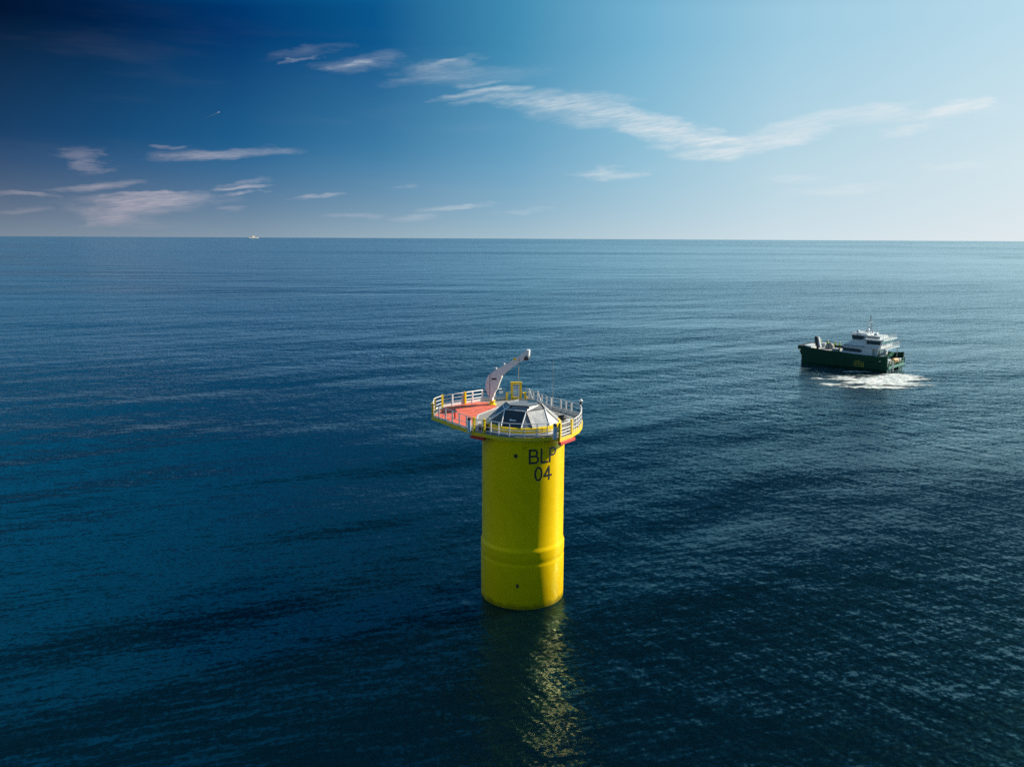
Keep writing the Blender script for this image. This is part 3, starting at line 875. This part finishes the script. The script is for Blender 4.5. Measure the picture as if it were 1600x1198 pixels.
prism(bm, [(-6.9, 4.3), (2, 4.3), (4.5, 4.25), (7, 4.0), (8.6, 3.7), (8.6, -3.7), (7, -4.0), (4.5, -4.25), (2, -4.3), (-6.9, -4.3)], DZ, DZ + 0.03)
mesh_obj('deck_plate', bm, BDECK, boat)
bm = bmesh.new()
prism(bm, [(0.75, 4.3), (2, 4.3), (4.5, 4.25), (7, 4.0), (9.0, 3.75), (9.0, -3.75), (7, -4.0), (4.5, -4.25), (2, -4.3), (0.75, -4.3)], DZ + 0.032, 2.92)
mesh_obj('foredeck', bm, BDECK, boat)
for s in (1, -1):                                     # bulwarks
    st = []
    for x in (-9.0, -8.3, -7.4, -7.0, -4, -1, 2, 4.5, 6.5, 8, 9.0, 9.5):
        w = halfw(x) + (0.10 * max(0, x - 5) / 4.5)
        z = SHEER(x) + (0.30 * max(0.0, (-6.6 - x) / 2.0) if x < -6.6 else 0.0)
        lo = (2.2 if x < 8.5 else 2.92) if x > -7 else (1.75 if x > -7.3 else 0.9)
        st.append([(x, s * w, z), (x, s * (w + 0.02), lo), (x, s * (w - 0.12), lo), (x, s * (w - 0.12), z)])
    loft('bulwark', st, GREEN)
    bm = bmesh.new()
    tube(bm, [(x, s * (halfw(x) + 0.10 * max(0, x - 5) / 4.5 - 0.05), SHEER(x) + 0.05) for x in (-6.5, -4, -1, 2, 4.5, 6.5, 8, 9.0, 9.5)], 0.07, 8)
    mesh_obj('rubbing_strake', bm, GREEN, boat)
w = halfw(9.5) + 0.1                                  # bow fender block across the front
loft('bow_fender', [[(9.15, y, 2.95), (9.5 - 0.02 * abs(y), y, 3.15), (9.85 - 0.03 * y * y / 2, y, SHEER(9.5) + 0.02), (9.2, y, SHEER(9.5))] for y in (-w, -w * 0.6, 0, w * 0.6, w)], DARK)
# emblem on the side amidships
bm = bmesh.new()
def mark(x, z, w, h): box(bm, (x, 4.535, z), (w, 0.03, h))
for x, z, w_, h_ in ((-2.70, 1.25, .15, .95), (-3.55, 1.40, .17, 1.30), (-4.50, 1.12, .15, .95), (-3.05, 1.80, .55, .14), (-3.60, 1.22, 1.7, .15), (-3.05, .74, .6, .15),
                     (-4.05, 1.62, .8, .14), (-4.0, .80, .85, .14), (-3.1, 1.5, .18, .4), (-4.05, .98, .2, .3)):
    mark(x, z, w_, h_)
mesh_obj('hull_emblem', bm, EMBL, boat)
bm = bmesh.new(); box(bm, (-7.6, 4.55, 2.2), (0.35, 0.03, 0.12)); mesh_obj('name_mark', bm, BOATW, boat)

# low cabin with long side windows
loft('cabin', [[(0.65, 3.45, DZ + 0.03), (0.2, 3.45, 4.45), (0.2, -3.45, 4.45), (0.65, -3.45, DZ + 0.03)],
               [(-5.6, 3.5, DZ + 0.03), (-5.6, 3.5, 4.42), (-5.6, -3.5, 4.42), (-5.6, -3.5, DZ + 0.03)]], BOATW)
def side_window(name, pts, y, mat=GLASS, parent=boat, th=0.03):
    for s in (1, -1):
        bm = bmesh.new(); poly_face(bm, [Vector((x, s * y, z)) for x, z in (pts if s < 0 else pts[::-1])], th * 1.0)
        mesh_obj(name, bm, mat, parent)
side_window('cabin_window', [(0.1, 3.5), (0.25, 4.15), (-3.0, 4.1), (-3.75, 3.78), (-3.2, 3.42)], 3.53)
bm = bmesh.new()                                      # row of front panes
for y in (-2.3, 0, 2.3): poly_face(bm, [Vector((0.53 + 0.03, y - 1, 3.0)), Vector((0.53 + 0.03, y + 1, 3.0)), Vector((0.30 + 0.03, y + 1, 4.0)), Vector((0.30 + 0.03, y - 1, 4.0))], 0.03)
mesh_obj('front_window', bm, GLASS, boat)
bm = bmesh.new(); prism(bm, [(0.7, 3.6), (-5.9, 3.62), (-5.9, -3.62), (0.7, -3.6)], 4.45, 4.55); mesh_obj('cabin_roof', bm, BOATW, boat)
side_window('cabin_stripe', [(0.4, 4.556), (0.4, 4.66), (-3.4, 4.66), (-5.2, 5.1), (-5.2, 4.556)], 3.05, GREENL)
# the sloping trunk that climbs from the cabin roof to the bridge
loft('bridge_trunk', [[(0.4, 2.95, 4.552), (0.3, 2.9, 4.7), (0.3, -2.9, 4.7), (0.4, -2.95, 4.552)],
                      [(-1.3, 2.95, 4.552), (-1.3, 2.55, 5.75), (-1.3, -2.55, 5.75), (-1.3, -2.95, 4.552)],
                      [(-5.0, 3.0, 4.552), (-5.0, 2.55, 5.85), (-5.0, -2.55, 5.85), (-5.0, -3.0, 4.552)]], BOATW)
# forward wheelhouse
loft('wheelhouse', [[(-1.25, 2.5, 5.75), (-0.95, 2.62, 6.75), (-0.95, -2.62, 6.75), (-1.25, -2.5, 5.75)],
                    [(-3.9, 2.5, 5.84), (-3.9, 2.62, 6.75), (-3.9, -2.62, 6.75), (-3.9, -2.5, 5.84)]], BOATW)
side_window('bridge_window', [(-1.15, 5.92), (-1.0, 6.62), (-3.2, 6.62), (-3.6, 6.3), (-3.0, 5.95)], 2.63)
for y in (-1.7, 0, 1.7):
    bm = bmesh.new(); poly_face(bm, [Vector((-1.16, y - 0.75, 5.92)), Vector((-1.16, y + 0.75, 5.92)), Vector((-0.95, y + 0.75, 6.62)), Vector((-0.95, y - 0.75, 6.62))], 0.03); mesh_obj('bridge_front_window', bm, GLASS, boat)
bm = bmesh.new(); prism(bm, [(-0.55, 2.2), (-0.75, 2.95), (-4.3, 2.95), (-4.3, -2.95), (-0.75, -2.95), (-0.55, -2.2)], 6.752, 6.95)
prism(bm, [(-0.95, 2.3), (-3.9, 2.3), (-3.9, -2.3), (-0.95, -2.3)], 6.95, 7.12); mesh_obj('bridge_roof', bm, BOATW, boat)
# lower after bridge, facing aft over the stern
loft('after_bridge', [[(-3.92, 3.25, 4.56), (-3.92, 3.3, 6.02), (-3.92, -3.3, 6.02), (-3.92, -3.25, 4.56)],
                      [(-7.0, 3.2, 4.56), (-7.15, 3.3, 6.02), (-7.15, -3.3, 6.02), (-7.0, -3.2, 4.56)]], BOATW)
side_window('after_window', [(-4.3, 5.22), (-4.3, 5.9), (-7.0, 5.9), (-6.95, 5.22)], 3.325)
for y in (-2.2, 0, 2.2):
    bm = bmesh.new(); poly_face(bm, [Vector((-7.13, y + 0.85, 5.2)), Vector((-7.13, y - 0.85, 5.2)), Vector((-7.17, y - 0.85, 5.9)), Vector((-7.17, y + 0.85, 5.9))], 0.03); mesh_obj('stern_window', bm, GLASS, boat)
bm = bmesh.new(); prism(bm, [(-4.0, 3.65), (-7.7, 3.65), (-7.7, -3.65), (-4.0, -3.65)], 6.022, 6.24); mesh_obj('after_roof', bm, BOATW, boat)
bm = bmesh.new(); prism(bm, [(-4.35, 2.2), (-6.4, 2.2), (-6.4, -2.2), (-4.35, -2.2)], 6.242, 6.7); mesh_obj('roof_locker', bm, BOATW, boat)
bm = bmesh.new(); poly_face(bm, [Vector((-6.3, 2.215, 6.36)), Vector((-4.45, 2.215, 6.36)), Vector((-4.45, 2.215, 6.6)), Vector((-6.3, 2.215, 6.6))], 0.02); mesh_obj('locker_vent', bm, DARK, boat)
# balcony aft with its railing
bm = bmesh.new(); prism(bm, [(-5.6, 3.75), (-8.3, 3.75), (-8.3, -3.75), (-5.6, -3.75)], 4.40, 4.555); mesh_obj('balcony', bm, BOATW, boat)
def boat_rail(pts, z0, h=0.95, n=3, r=0.03, mat=BOATW, step=1.0):
    bm = bmesh.new()
    for k in range(n): tube(bm, [(x, y, z0 + h * (k + 1) / n) for x, y in pts], r, 6)
    for x, y in densify(pts, step): tube(bm, [(x, y, z0), (x, y, z0 + h)], r, 6)
    return mesh_obj('guard_rail', bm, mat, boat)
boat_rail([(-7.2, 3.68), (-8.25, 3.68), (-8.25, -3.68), (-7.2, -3.68)], 4.55)
boat_rail([(-4.2, 3.55), (-7.6, 3.55), (-7.6, -3.55), (-4.2, -3.55)], 6.24, 0.7, 2)
boat_rail([(-1.1, -2.85), (-4.2, -2.85)], 6.95, 0.6, 2)
boat_rail([(2.0, -4.3), (5.0, -4.2), (8.5, -3.8)], 3.0, 0.8, 2)
for x, y in ((-8.0, 3.4), (-8.0, -3.4), (-6.2, 3.4)):
    bm = bmesh.new(); tube(bm, [(x, y, 2.4), (x, y, 4.4)], 0.07, 8); mesh_obj('pillar', bm, BOATW, boat)
bm = bmesh.new(); box(bm, (-6.0, 0, 3.38), (0.8, 5.6, 1.98)); mesh_obj('engine_casing', bm, BOATW, boat)
for y in (2.0, -1.2):
    bm = bmesh.new(); box(bm, (-6.42, y, 3.25), (0.04, 0.8, 1.6)); mesh_obj('door', bm, DARK, boat)
# stern gear
bm = bmesh.new(); box(bm, (-8.0, 2.6, 1.85), (1.5, 1.9, 1.15)); bmesh.ops.bevel(bm, geom=bm.edges[:], offset=0.06, segments=2, affect='EDGES'); mesh_obj('stern_locker', bm, BOATW, boat)
bm = bmesh.new(); box(bm, (-8.78, 2.6, 1.95), (0.04, 0.8, 0.55)); mesh_obj('locker_opening', bm, DARK, boat)
bm = bmesh.new(); tube(bm, [(-8.5, -0.1, 1.8), (-8.5, -1.9, 1.8)], [0.52, 0.52], 16); mesh_obj('raft_canister', bm, ORANGE, boat)
bm = bmesh.new(); box(bm, (-8.2, -3.2, 1.7), (1.3, 1.0, 0.9)); mesh_obj('stern_locker', bm, BOATW, boat)
bm = bmesh.new()
for y0, y1 in ((4.2, 0.6), (0.4, -4.2)):
    poly_face(bm, [Vector((-7.2, y0, 2.42)), Vector((-7.2, y1, 2.42)), Vector((-7.15, y1, 3.1)), Vector((-7.15, y0, 3.1))], 0.05)
mesh_obj('stern_screen', bm, GREENL, boat)
bm = bmesh.new()
for y in (-0.28, 0.28): tube(bm, [(-9.4, 2.2 + y, 0.15), (-9.25, 2.2 + y, 2.2)], 0.05, 6)
for k in range(6): tube(bm, [(-9.4 + 0.02 * k, 1.92, 0.3 + 0.33 * k), (-9.4 + 0.02 * k, 2.48, 0.3 + 0.33 * k)], 0.035, 6)
mesh_obj('stern_ladder', bm, BOATW, boat)
for y in (4.35, -4.35, 0.0):
    bm = bmesh.new(); tube(bm, [(-9.25, y, 0.3), (-9.25, y, 2.35), (-8.9, y, 2.6)], 0.06, 8); mesh_obj('stern_post', bm, GREENL, boat)
boat_rail([(-9.2, 4.2), (-9.2, -4.2)], 1.25, 0.95, 2, 0.035, GREENL, 1.4)
# mast and roof gear
mast = empty('mast', (-3.6, 0, 7.1)); mast.parent = boat
bm = bmesh.new(); tube(bm, [(-0.5, 0, 0), (0.0, 0, 2.2), (0.05, 0, 3.5)], [0.14, 0.09, 0.05], 8); mesh_obj('pole', bm, BOATW, mast)
bm = bmesh.new(); tube(bm, [(0.9, 0, 0), (0.05, 0, 2.1)], 0.07, 8); mesh_obj('strut', bm, BOATW, mast)
for y in (-0.8, 0.8):
    bm = bmesh.new(); tube(bm, [(-0.2, y, -0.3), (0.0, 0, 1.9)], 0.05, 8); mesh_obj('strut', bm, BOATW, mast)
bm = bmesh.new(); box(bm, (0.35, 0.0, 1.55), (0.25, 1.7, 0.14)); mesh_obj('radar_scanner', bm, BOATW, mast)
bm = bmesh.new(); box(bm, (0.12, 0.0, 2.5), (0.12, 1.3, 0.10)); mesh_obj('radar_scanner', bm, DARK, mast)
bm = bmesh.new(); tube(bm, [(0, -0.9, 2.15), (0, 0.9, 2.15)], 0.045, 6); mesh_obj('yard', bm, BOATW, mast)
for y, h in ((-0.85, 1.2), (0.85, 0.9)):
    bm = bmesh.new(); tube(bm, [(0, y, 2.15), (0, y, 2.15 + h)], 0.018, 6); mesh_obj('aerial', bm, BOATW, mast)
for z in (2.9, 3.3):
    bm = bmesh.new(); bmesh.ops.create_uvsphere(bm, u_segments=10, v_segments=6, radius=0.11, matrix=Matrix.Translation((0.13, 0, z))); mesh_obj('mast_light', bm, DARK, mast)
def dome(x, y, z, r):
    bm = bmesh.new(); lathe(bm, [(r * 0.8, -r * 0.6), (r, -r * 0.2), (r * 0.95, r * 0.3), (r * 0.7, r * 0.75), (r * 0.3, r * 0.97)], 16)
    mesh_obj('radome', bm, BOATW, boat, smooth=True, loc=(x, y, z))
dome(-1.7, 1.4, 7.36, 0.32); dome(-2.6, -1.5, 7.4, 0.38); dome(-5.2, 1.2, 7.0, 0.36)
for x, y, h in ((-4.1, 2.4, 2.0), (-7.3, 3.2, 1.6), (-7.3, -3.2, 2.0)):
    bm = bmesh.new(); tube(bm, [(x, y, 6.2), (x, y, 6.3 + h)], 0.02, 6); mesh_obj('aerial', bm, BOATW, boat)
for y in (1.9, -1.9):
    bm = bmesh.new(); box(bm, (-0.75, y, 7.02), (0.22, 0.4, 0.24)); mesh_obj('searchlight', bm, BOATW, boat)
# bow housing
bm = bmesh.new(); prism(bm, [(9.1, 1.9), (7.9, 2.6), (7.4, 2.4), (7.4, -2.4), (7.9, -2.6), (9.1, -1.9)], 2.925, 3.62); mesh_obj('bow_step', bm, BOATW, boat)


def on_boat(px, py, z):
    """deck point (boat frame) seen at a pixel of the photograph"""
    d = camo.matrix_world.to_3x3() @ Vector(((px - 800) / 1256.0, -(py - 599) / 1256.0, -1.0))
    k = (z - CAM_H) / d.z
    q = Vector((d.x * k, d.y * k)) - BO
    return q.dot(BU), q.dot(BV)


def to_world(x, y, z=0.0):
    q = BO + BU * x + BV * y
    return (q.x, q.y, z)


BRZ = atan2(BU.y, BU.x)
FD = 2.925
t = empty('deck_crane', to_world(6.3, 1.6, FD), BRZ); tag(t, 'folded dark and white crane standing at the bow of the work boat', 'crane')
bm = bmesh.new(); lathe(bm, [(0.35, 0), (0.35, 0.1), (0.25, 0.15), (0.25, 0.8)], 16); mesh_obj('pedestal', bm, DARK, t)
bm = bmesh.new(); extrude_xz(bm, [(-0.35, 0.7), (0.35, 0.7), (0.75, 2.5), (0.45, 2.75), (0.1, 2.6)], -0.32, 0.28); mesh_obj('jib', bm, DARK, t)
bm = bmesh.new(); extrude_xz(bm, [(-0.75, 0.5), (-0.38, 0.7), (0.06, 2.6), (-0.16, 2.62)], -0.36, 0.32); mesh_obj('ram', bm, BOATW, t)
t = empty('covered_bundle', to_world(4.9, -1.2, FD), BRZ); tag(t, 'rounded grey canvas covered bundle on the foredeck behind the bow crane', 'bundle')
bm = bmesh.new(); bmesh.ops.create_icosphere(bm, subdivisions=3, radius=1.0)
for v in bm.verts:
    v.co.z = max(v.co.z, -0.35); n_ = 1 + 0.10 * sin(5 * v.co.x + 2) * cos(4 * v.co.y)
    v.co = Vector((v.co.x * 0.95 * n_, v.co.y * 0.8 * n_, (v.co.z + 0.35) * 0.95))
mesh_obj('cover', bm, CANVAS, t, smooth=True)
bm = bmesh.new(); tube(bm, [(0.05, -0.84 + 0.012 * k * 0, 0.2), (0.05, -0.62, 0.95), (0.05, 0, 1.28), (0.05, 0.62, 0.95), (0.05, 0.84, 0.2)], 0.04, 6); mesh_obj('lashing', bm, DARK, t)
for i, (x, y, w_, d_, h_, lab) in enumerate(((7.1, -2.9, 1.2, 0.9, 0.9, 'white deck box at the far side of the bow'), (2.0, 2.6, 1.3, 0.8, 0.7, 'grey deck box by the cabin front on the foredeck'))):
    t = empty('deck_box', to_world(x, y, FD), BRZ); tag(t, lab, 'deck box')
    bm = bmesh.new(); box(bm, (0, 0, h_ / 2 - 0.04), (w_, d_, h_ - 0.08)); mesh_obj('case', bm, BOATW if i == 0 else CANVAS, t)
    bm = bmesh.new(); box(bm, (0, 0, h_ - 0.03), (w_ + 0.08, d_ + 0.08, 0.07)); mesh_obj('lid', bm, BOATW, t)

# ------------------------------------------------------------------ the crew
SKIN = paint('skin', (0.45, 0.27, 0.19), 0.5, 0.1, 3.0)
HIVIS = paint('high_visibility_fabric', (0.50, 0.72, 0.03), 0.7, 0.12, 5.0)
NAVY = paint('dark_work_trousers', (0.012, 0.016, 0.03), 0.8, 0.2, 5.0)
HELM = paint('white_helmet', (0.75, 0.75, 0.72), 0.35, 0.1, 5.0)


def skinned(name, verts, edges, radii_, mat, parent, root=0, sub=1):
    me = bpy.data.meshes.new(name); me.from_pydata(verts, edges, [])
    o = bpy.data.objects.new(name, me); C.objects.link(o)
    md = o.modifiers.new('skin', 'SKIN'); sv = me.skin_vertices[0].data
    for i, r in enumerate(radii_): sv[i].radius = (r, r)
    sv[root].use_root = True
    ss = o.modifiers.new('sub', 'SUBSURF'); ss.levels = sub; ss.render_levels = sub
    dg = bpy.context.evaluated_depsgraph_get()
    m2 = bpy.data.meshes.new_from_object(o.evaluated_get(dg)); m2.name = name
    o.modifiers.clear(); o.data = m2; bpy.data.meshes.remove(me)
    m2.materials.clear(); m2.materials.append(mat)
    for p in m2.polygons: p.use_smooth = True
    if parent: o.parent = parent
    return o


def make_person(loc, rz, label, arm=0.0, lean=0.0, stride=0.12):
    t = empty('person', loc, rz); tag(t, label, 'person', 'crew on the foredeck of the work boat')
    sh = Vector((lean, 0, 1.40)); pel = Vector((0, 0, 0.92))
    V = [pel, (lean * 0.5, 0, 1.15), sh, (lean * 1.15, 0, 1.50), (lean * 1.3 + 0.01, 0, 1.60), (lean * 1.3 + 0.02, 0, 1.70)]
    rad_ = [0.135, 0.125, 0.14, 0.055, 0.09, 0.075]
    E_ = [(0, 1), (1, 2), (2, 3), (3, 4), (4, 5)]
    arms, legs = [], []
    for s in (1, -1):
        a = arm if s > 0 else arm * 0.4
        el_ = Vector((lean + 0.10 * a + 0.02, s * 0.25, 1.14 + 0.05 * a)); wr = Vector((lean + 0.08 + 0.30 * a, s * 0.24, 0.90 + 0.28 * a))
        i = len(V); V += [Vector((lean, s * 0.19, 1.40)), el_, wr, wr + (wr - el_).normalized() * 0.09]; rad_ += [0.075, 0.052, 0.034, 0.036]
        E_ += [(2, i), (i, i + 1), (i + 1, i + 2), (i + 2, i + 3)]; arms.append((i, wr, (wr - el_).normalized(), s))
        j = len(V); V += [Vector((0, s * 0.10, 0.88)), Vector((s * stride * 0.5 + 0.03, s * 0.11, 0.49)), Vector((s * stride - 0.02, s * 0.11, 0.09)), Vector((s * stride + 0.16, s * 0.125, 0.045))]
        rad_ += [0.095, 0.068, 0.045, 0.042]
        E_ += [(0, j), (j, j + 1), (j + 1, j + 2), (j + 2, j + 3)]; legs.append(j)
    body = skinned('body', V, E_, rad_, SKIN, t)
    bm = bmesh.new(); bm.from_mesh(body.data)
    for i, wr, d, s in arms:                          # five fingers to each hand
        side = d.cross(Vector((0, s, 0))).normalized()
        base = wr + d * 0.085
        for k, L in enumerate((0.065, 0.075, 0.07, 0.055)):
            p = base + side * (0.027 - 0.018 * k)
            tube(bm, [p - d * 0.02, p + d * L * 0.5, p + d * L * 0.9 + Vector((0, -s, 0)) * 0.02], [0.0095, 0.009, 0.007], 6)
        p = wr + d * 0.02 + side * 0.03
        tube(bm, [p, p + side * 0.03 + d * 0.03, p + side * 0.035 + d * 0.06], [0.011, 0.010, 0.008], 6)
    hx = lean * 1.3 + 0.02
    tube(bm, [(hx + 0.075, 0, 1.645), (hx + 0.115, 0, 1.605), (hx + 0.08, 0, 1.60)], [0.012, 0.016, 0.012], 6)   # nose
    for s in (1, -1): tube(bm, [(hx, s * 0.085, 1.66), (hx - 0.015, s * 0.10, 1.63), (hx, s * 0.088, 1.60)], [0.012, 0.018, 0.01], 6)   # ears
    bm.to_mesh(body.data); bm.free()
    jv, jr = [V[0] + Vector((0, 0, 0.0)), V[1], V[2], Vector((lean * 1.08, 0, 1.46))], [0.165, 0.158, 0.172, 0.075]
    je = [(0, 1), (1, 2), (2, 3)]
    for i, wr, d, s in arms:
        k = len(jv); jv += [V[i], V[i + 1], V[i + 2]]; jr += [0.095, 0.07, 0.052]; je += [(2, k), (k, k + 1), (k + 1, k + 2)]
    skinned('jacket', jv, je, jr, HIVIS, t, sub=1)
    tv, tr_ = [V[0]], [0.15]; te = []
    for j in legs:
        k = len(tv); tv += [V[j], V[j + 1], V[j + 2]]; tr_ += [0.112, 0.085, 0.066]; te += [(0, k), (k, k + 1), (k + 1, k + 2)]
    skinned('trousers', tv, te, tr_, NAVY, t)
    for j in legs:
        p = V[j + 3]; bm = bmesh.new(); box(bm, (p.x - 0.05, p.y, 0.052), (0.29, 0.11, 0.10)); bmesh.ops.bevel(bm, geom=bm.edges[:], offset=0.03, segments=2, affect='EDGES'); mesh_obj('boot', bm, DARK, t)
    bm = bmesh.new(); lathe(bm, [(0.135, 1.69), (0.125, 1.71), (0.118, 1.76), (0.085, 1.81), (0.03, 1.83)], 16); bmesh.ops.translate(bm, vec=(hx - 0.005, 0, 0), verts=bm.verts)
    mesh_obj('helmet', bm, HELM, t, smooth=True)
    return t


CREW = [(1281, 541.5, 2.6, 0.6, 0.05, 'person in a yellow hi-vis jacket standing between the bow crane and the grey bundle'),
        (1293, 544.5, -0.4, 0.2, 0.0, 'person in a bright hi-vis jacket standing alone in the middle of the foredeck'),
        (1305.5, 546.5, 0.9, 0.9, 0.10, 'person in a hi-vis jacket leaning forward, left one of the pair by the cabin'),
        (1311, 547, -2.4, 0.4, 0.03, 'person in dark gear and hi-vis jacket nearest the cabin front on the foredeck')]
for px_, py_, rz_, arm_, lean_, lab in CREW:
    bx, by = on_boat(px_, py_, FD)
    make_person(to_world(bx, by, FD), BRZ + rz_, lab, arm_, lean_)

# ------------------------------------------------------------------ foam churned up beside and behind the boat
from mathutils import noise as mnoise


def pix_sea(px, py):
    d = camo.matrix_world.to_3x3() @ Vector(((px - 800) / 1256.0, -(py - 599) / 1256.0, -1.0))
    k = -CAM_H / d.z
    return d.x * k, d.y * k


def foam_mat():
    m, nt, out = new_mat('sea_foam')
    tc = nt.nodes.new('ShaderNodeTexCoord'); o = tc.outputs['Object']
    at = nt.nodes.new('ShaderNodeAttribute'); at.attribute_name = 'foam'
    mp = nt.nodes.new('ShaderNodeMapping'); mp.inputs['Scale'].default_value = (1.0, 2.2, 1.0); nt.links.new(o, mp.inputs[0])
    a = X(nt, at.outputs['Fac']) + (noise(nt, mp.outputs[0], 1.3, 5.0, 0.65) - 0.5) * 0.9
    bd = nt.nodes.new('ShaderNodeBsdfDiffuse')
    nt.links.new(mixc(nt, noise(nt, o, 0.9, 4.0, 0.6).ramp(0.35, 0.65), (0.66, 0.68, 0.66), (0.42, 0.50, 0.50)), bd.inputs[0])
    tr = nt.nodes.new('ShaderNodeBsdfTransparent'); mx = nt.nodes.new('ShaderNodeMixShader')
    nt.links.new(a.ramp(-0.05, 0.55, 0.0, 0.95).k, mx.inputs[0])
    nt.links.new(tr.outputs[0], mx.inputs[1]); nt.links.new(bd.outputs[0], mx.inputs[2]); nt.links.new(mx.outputs[0], out.inputs[0])
    return m


FOAM = foam_mat()
blobs = []                                            # x, y, half length, half width, strength; in metres on the water
for px_, py_, rx_, ry_, s_ in ((1398, 590, 5.2, 3.6, 1.25), (1370, 595, 5.5, 3.4, 1.1), (1418, 587, 2.6, 2.2, 0.9), (1390, 600, 5.5, 2.2, 0.85), (1345, 598, 4.0, 2.0, 0.55), (1333, 580.5, 3.0, 0.8, 0.75),
                               (1320, 602, 4.0, 1.4, 0.62), (1352, 606, 6.0, 1.4, 0.75), (1296, 600, 4.0, 1.4, 0.6), (1275, 592, 3.0, 1.6, 0.5), (1420, 601, 4.0, 1.8, 0.7), (1310, 590, 4.0, 2.2, 0.48), (1432, 594, 3.0, 1.6, 0.55), (1380, 606, 5.0, 1.5, 0.6)):
    x, y = pix_sea(px_, py_); blobs.append((x, y, rx_, ry_, s_))
xs_ = [b[0] for b in blobs]; ys_ = [b[1] for b in blobs]
gx0, gx1, gy0, gy1, gs = min(xs_) - 6, max(xs_) + 7, min(ys_) - 4, max(ys_) + 5, 0.16
bm = bmesh.new(); grid = {}; dens = []
nx, ny = int((gx1 - gx0) / gs), int((gy1 - gy0) / gs)


def foam_val(x, y):
    f = 0.0
    for bx, by, rx_, ry_, s_ in blobs:
        q = ((x - bx) / rx_) ** 2 + ((y - by) / ry_) ** 2
        if q < 4: f += s_ * math.exp(-q * 1.3)
    if f < 0.08: return -1, 0
    w1 = mnoise.fractal(Vector((x * 0.28, y * 0.75, 1.3)), 1.0, 2.0, 5)
    w2 = mnoise.fractal(Vector((x * 1.1, y * 2.4, 5.0)), 1.0, 2.0, 4)
    return f * 1.0 + w1 * 0.55 + w2 * 0.25 - 0.42, f


def gv(i, j, x, y, h):
    if (i, j) not in grid:
        grid[(i, j)] = bm.verts.new((x, y, h)); dens.append(foam_val(x, y)[0])
    return grid[(i, j)]


for i in range(nx):
    for j in range(ny):
        x, y = gx0 + (i + 0.5) * gs, gy0 + (j + 0.5) * gs
        q, f = foam_val(x, y)
        if q < -0.35: continue
        vs_ = []
        for a, b in ((0, 0), (1, 0), (1, 1), (0, 1)):
            cx, cy = gx0 + (i + a) * gs, gy0 + (j + b) * gs
            n3 = Vector((cx * 0.9, cy * 0.9, 2.0))
            h = 0.03 + 0.16 * max(0, mnoise.noise(n3) + 0.5) * min(1.2, f) + 0.10 * max(0, mnoise.noise(n3 * 3.1)) * min(1, f)
            vs_.append(gv(i + a, j + b, cx + 0.05 * mnoise.noise(n3 * 9), cy + 0.05 * mnoise.noise(n3 * 7 + Vector((3, 1, 0))), h))
        bm.faces.new(vs_)
foam = mesh_obj('sea_foam', bm, FOAM)
da = foam.data.attributes.new('foam', 'FLOAT', 'POINT')
da.data.foreach_set('value', dens)
tag(foam, 'churned white foam patch on the water beside the boat stern', 'foam', kind='stuff')

# ------------------------------------------------------------------ far ship on the horizon and a short vapour trail
az_, _ = pix_dir(396, 370)
SD = 12000.0
ship = empty('distant_ship', (SD * sin(R(az_)), SD * cos(R(az_)), 0.0), R(-az_)); tag(ship, 'tiny white ship far off on the horizon', 'ship')
ship.rotation_euler.z = R(-az_ + 35)
ship.scale = (1.05, 0.8, 0.72)
SHIPW = paint('ship_white', (0.42, 0.40, 0.37), 0.5, 0.1, 0.05)
SHIPG = paint('ship_dark_hull', (0.10, 0.12, 0.14), 0.5, 0.1, 0.05)
loft('hull', [[(-82, 11, 17), (-78, 10, -2), (-78, -10, -2), (-82, -11, 17)], [(40, 12, 17), (40, 11, -2), (40, -11, -2), (40, -12, 17)], [(84, 1, 19), (78, 1, -2), (78, -1, -2), (84, -1, 19)]], SHIPW, ship)
loft('boot_topping', [[(-78.5, 11.6, 6), (-78, 10.6, -2), (-78, -10.6, -2), (-78.5, -11.6, 6)], [(40, 12.4, 6), (40, 11.5, -2), (40, -11.5, -2), (40, -12.4, 6)], [(81, 1.3, 6), (78.5, 1.3, -2), (78.5, -1.3, -2), (81, -1.3, 6)]], SHIPG, ship)
loft('superstructure', [[(-30, 10, 17.1), (-30, 10, 44), (-30, -10, 44), (-30, -10, 17.1)], [(22, 10, 17.1), (16, 10, 44), (16, -10, 44), (22, -10, 17.1)]], SHIPW, ship)
bm = bmesh.new(); box(bm, (8, 0, 50), (14, 9, 12)); tube(bm, [(8, 0, 56), (8, 0, 66)], 2.0, 6); mesh_obj('funnel', bm, SHIPW, ship)

az_, el_ = pix_dir(332, 180)
TD = 24000.0
m, nt, out = new_mat('vapour')
principled(nt, out, (0.55, 0.57, 0.60), 0.9)
p0 = Vector((TD * sin(R(az_)) * cos(R(el_)), TD * cos(R(az_)) * cos(R(el_)), CAM_H + TD * sin(R(el_))))
rt = Vector((cos(R(az_)), -sin(R(az_)), 0)); upv = Vector((0, 0, 1))
bm = bmesh.new()
tube(bm, [p0 - rt * 175 - upv * 85, p0 - rt * 60 - upv * 32, p0 + rt * 60 + upv * 26, p0 + rt * 165 + upv * 82, p0 + rt * 180 + upv * 90], [2, 5, 7, 9, 4], 8)
tag(mesh_obj('vapour_trail', bm, m, smooth=True), 'short white vapour trail of an aircraft in the dark blue sky', 'vapour trail')
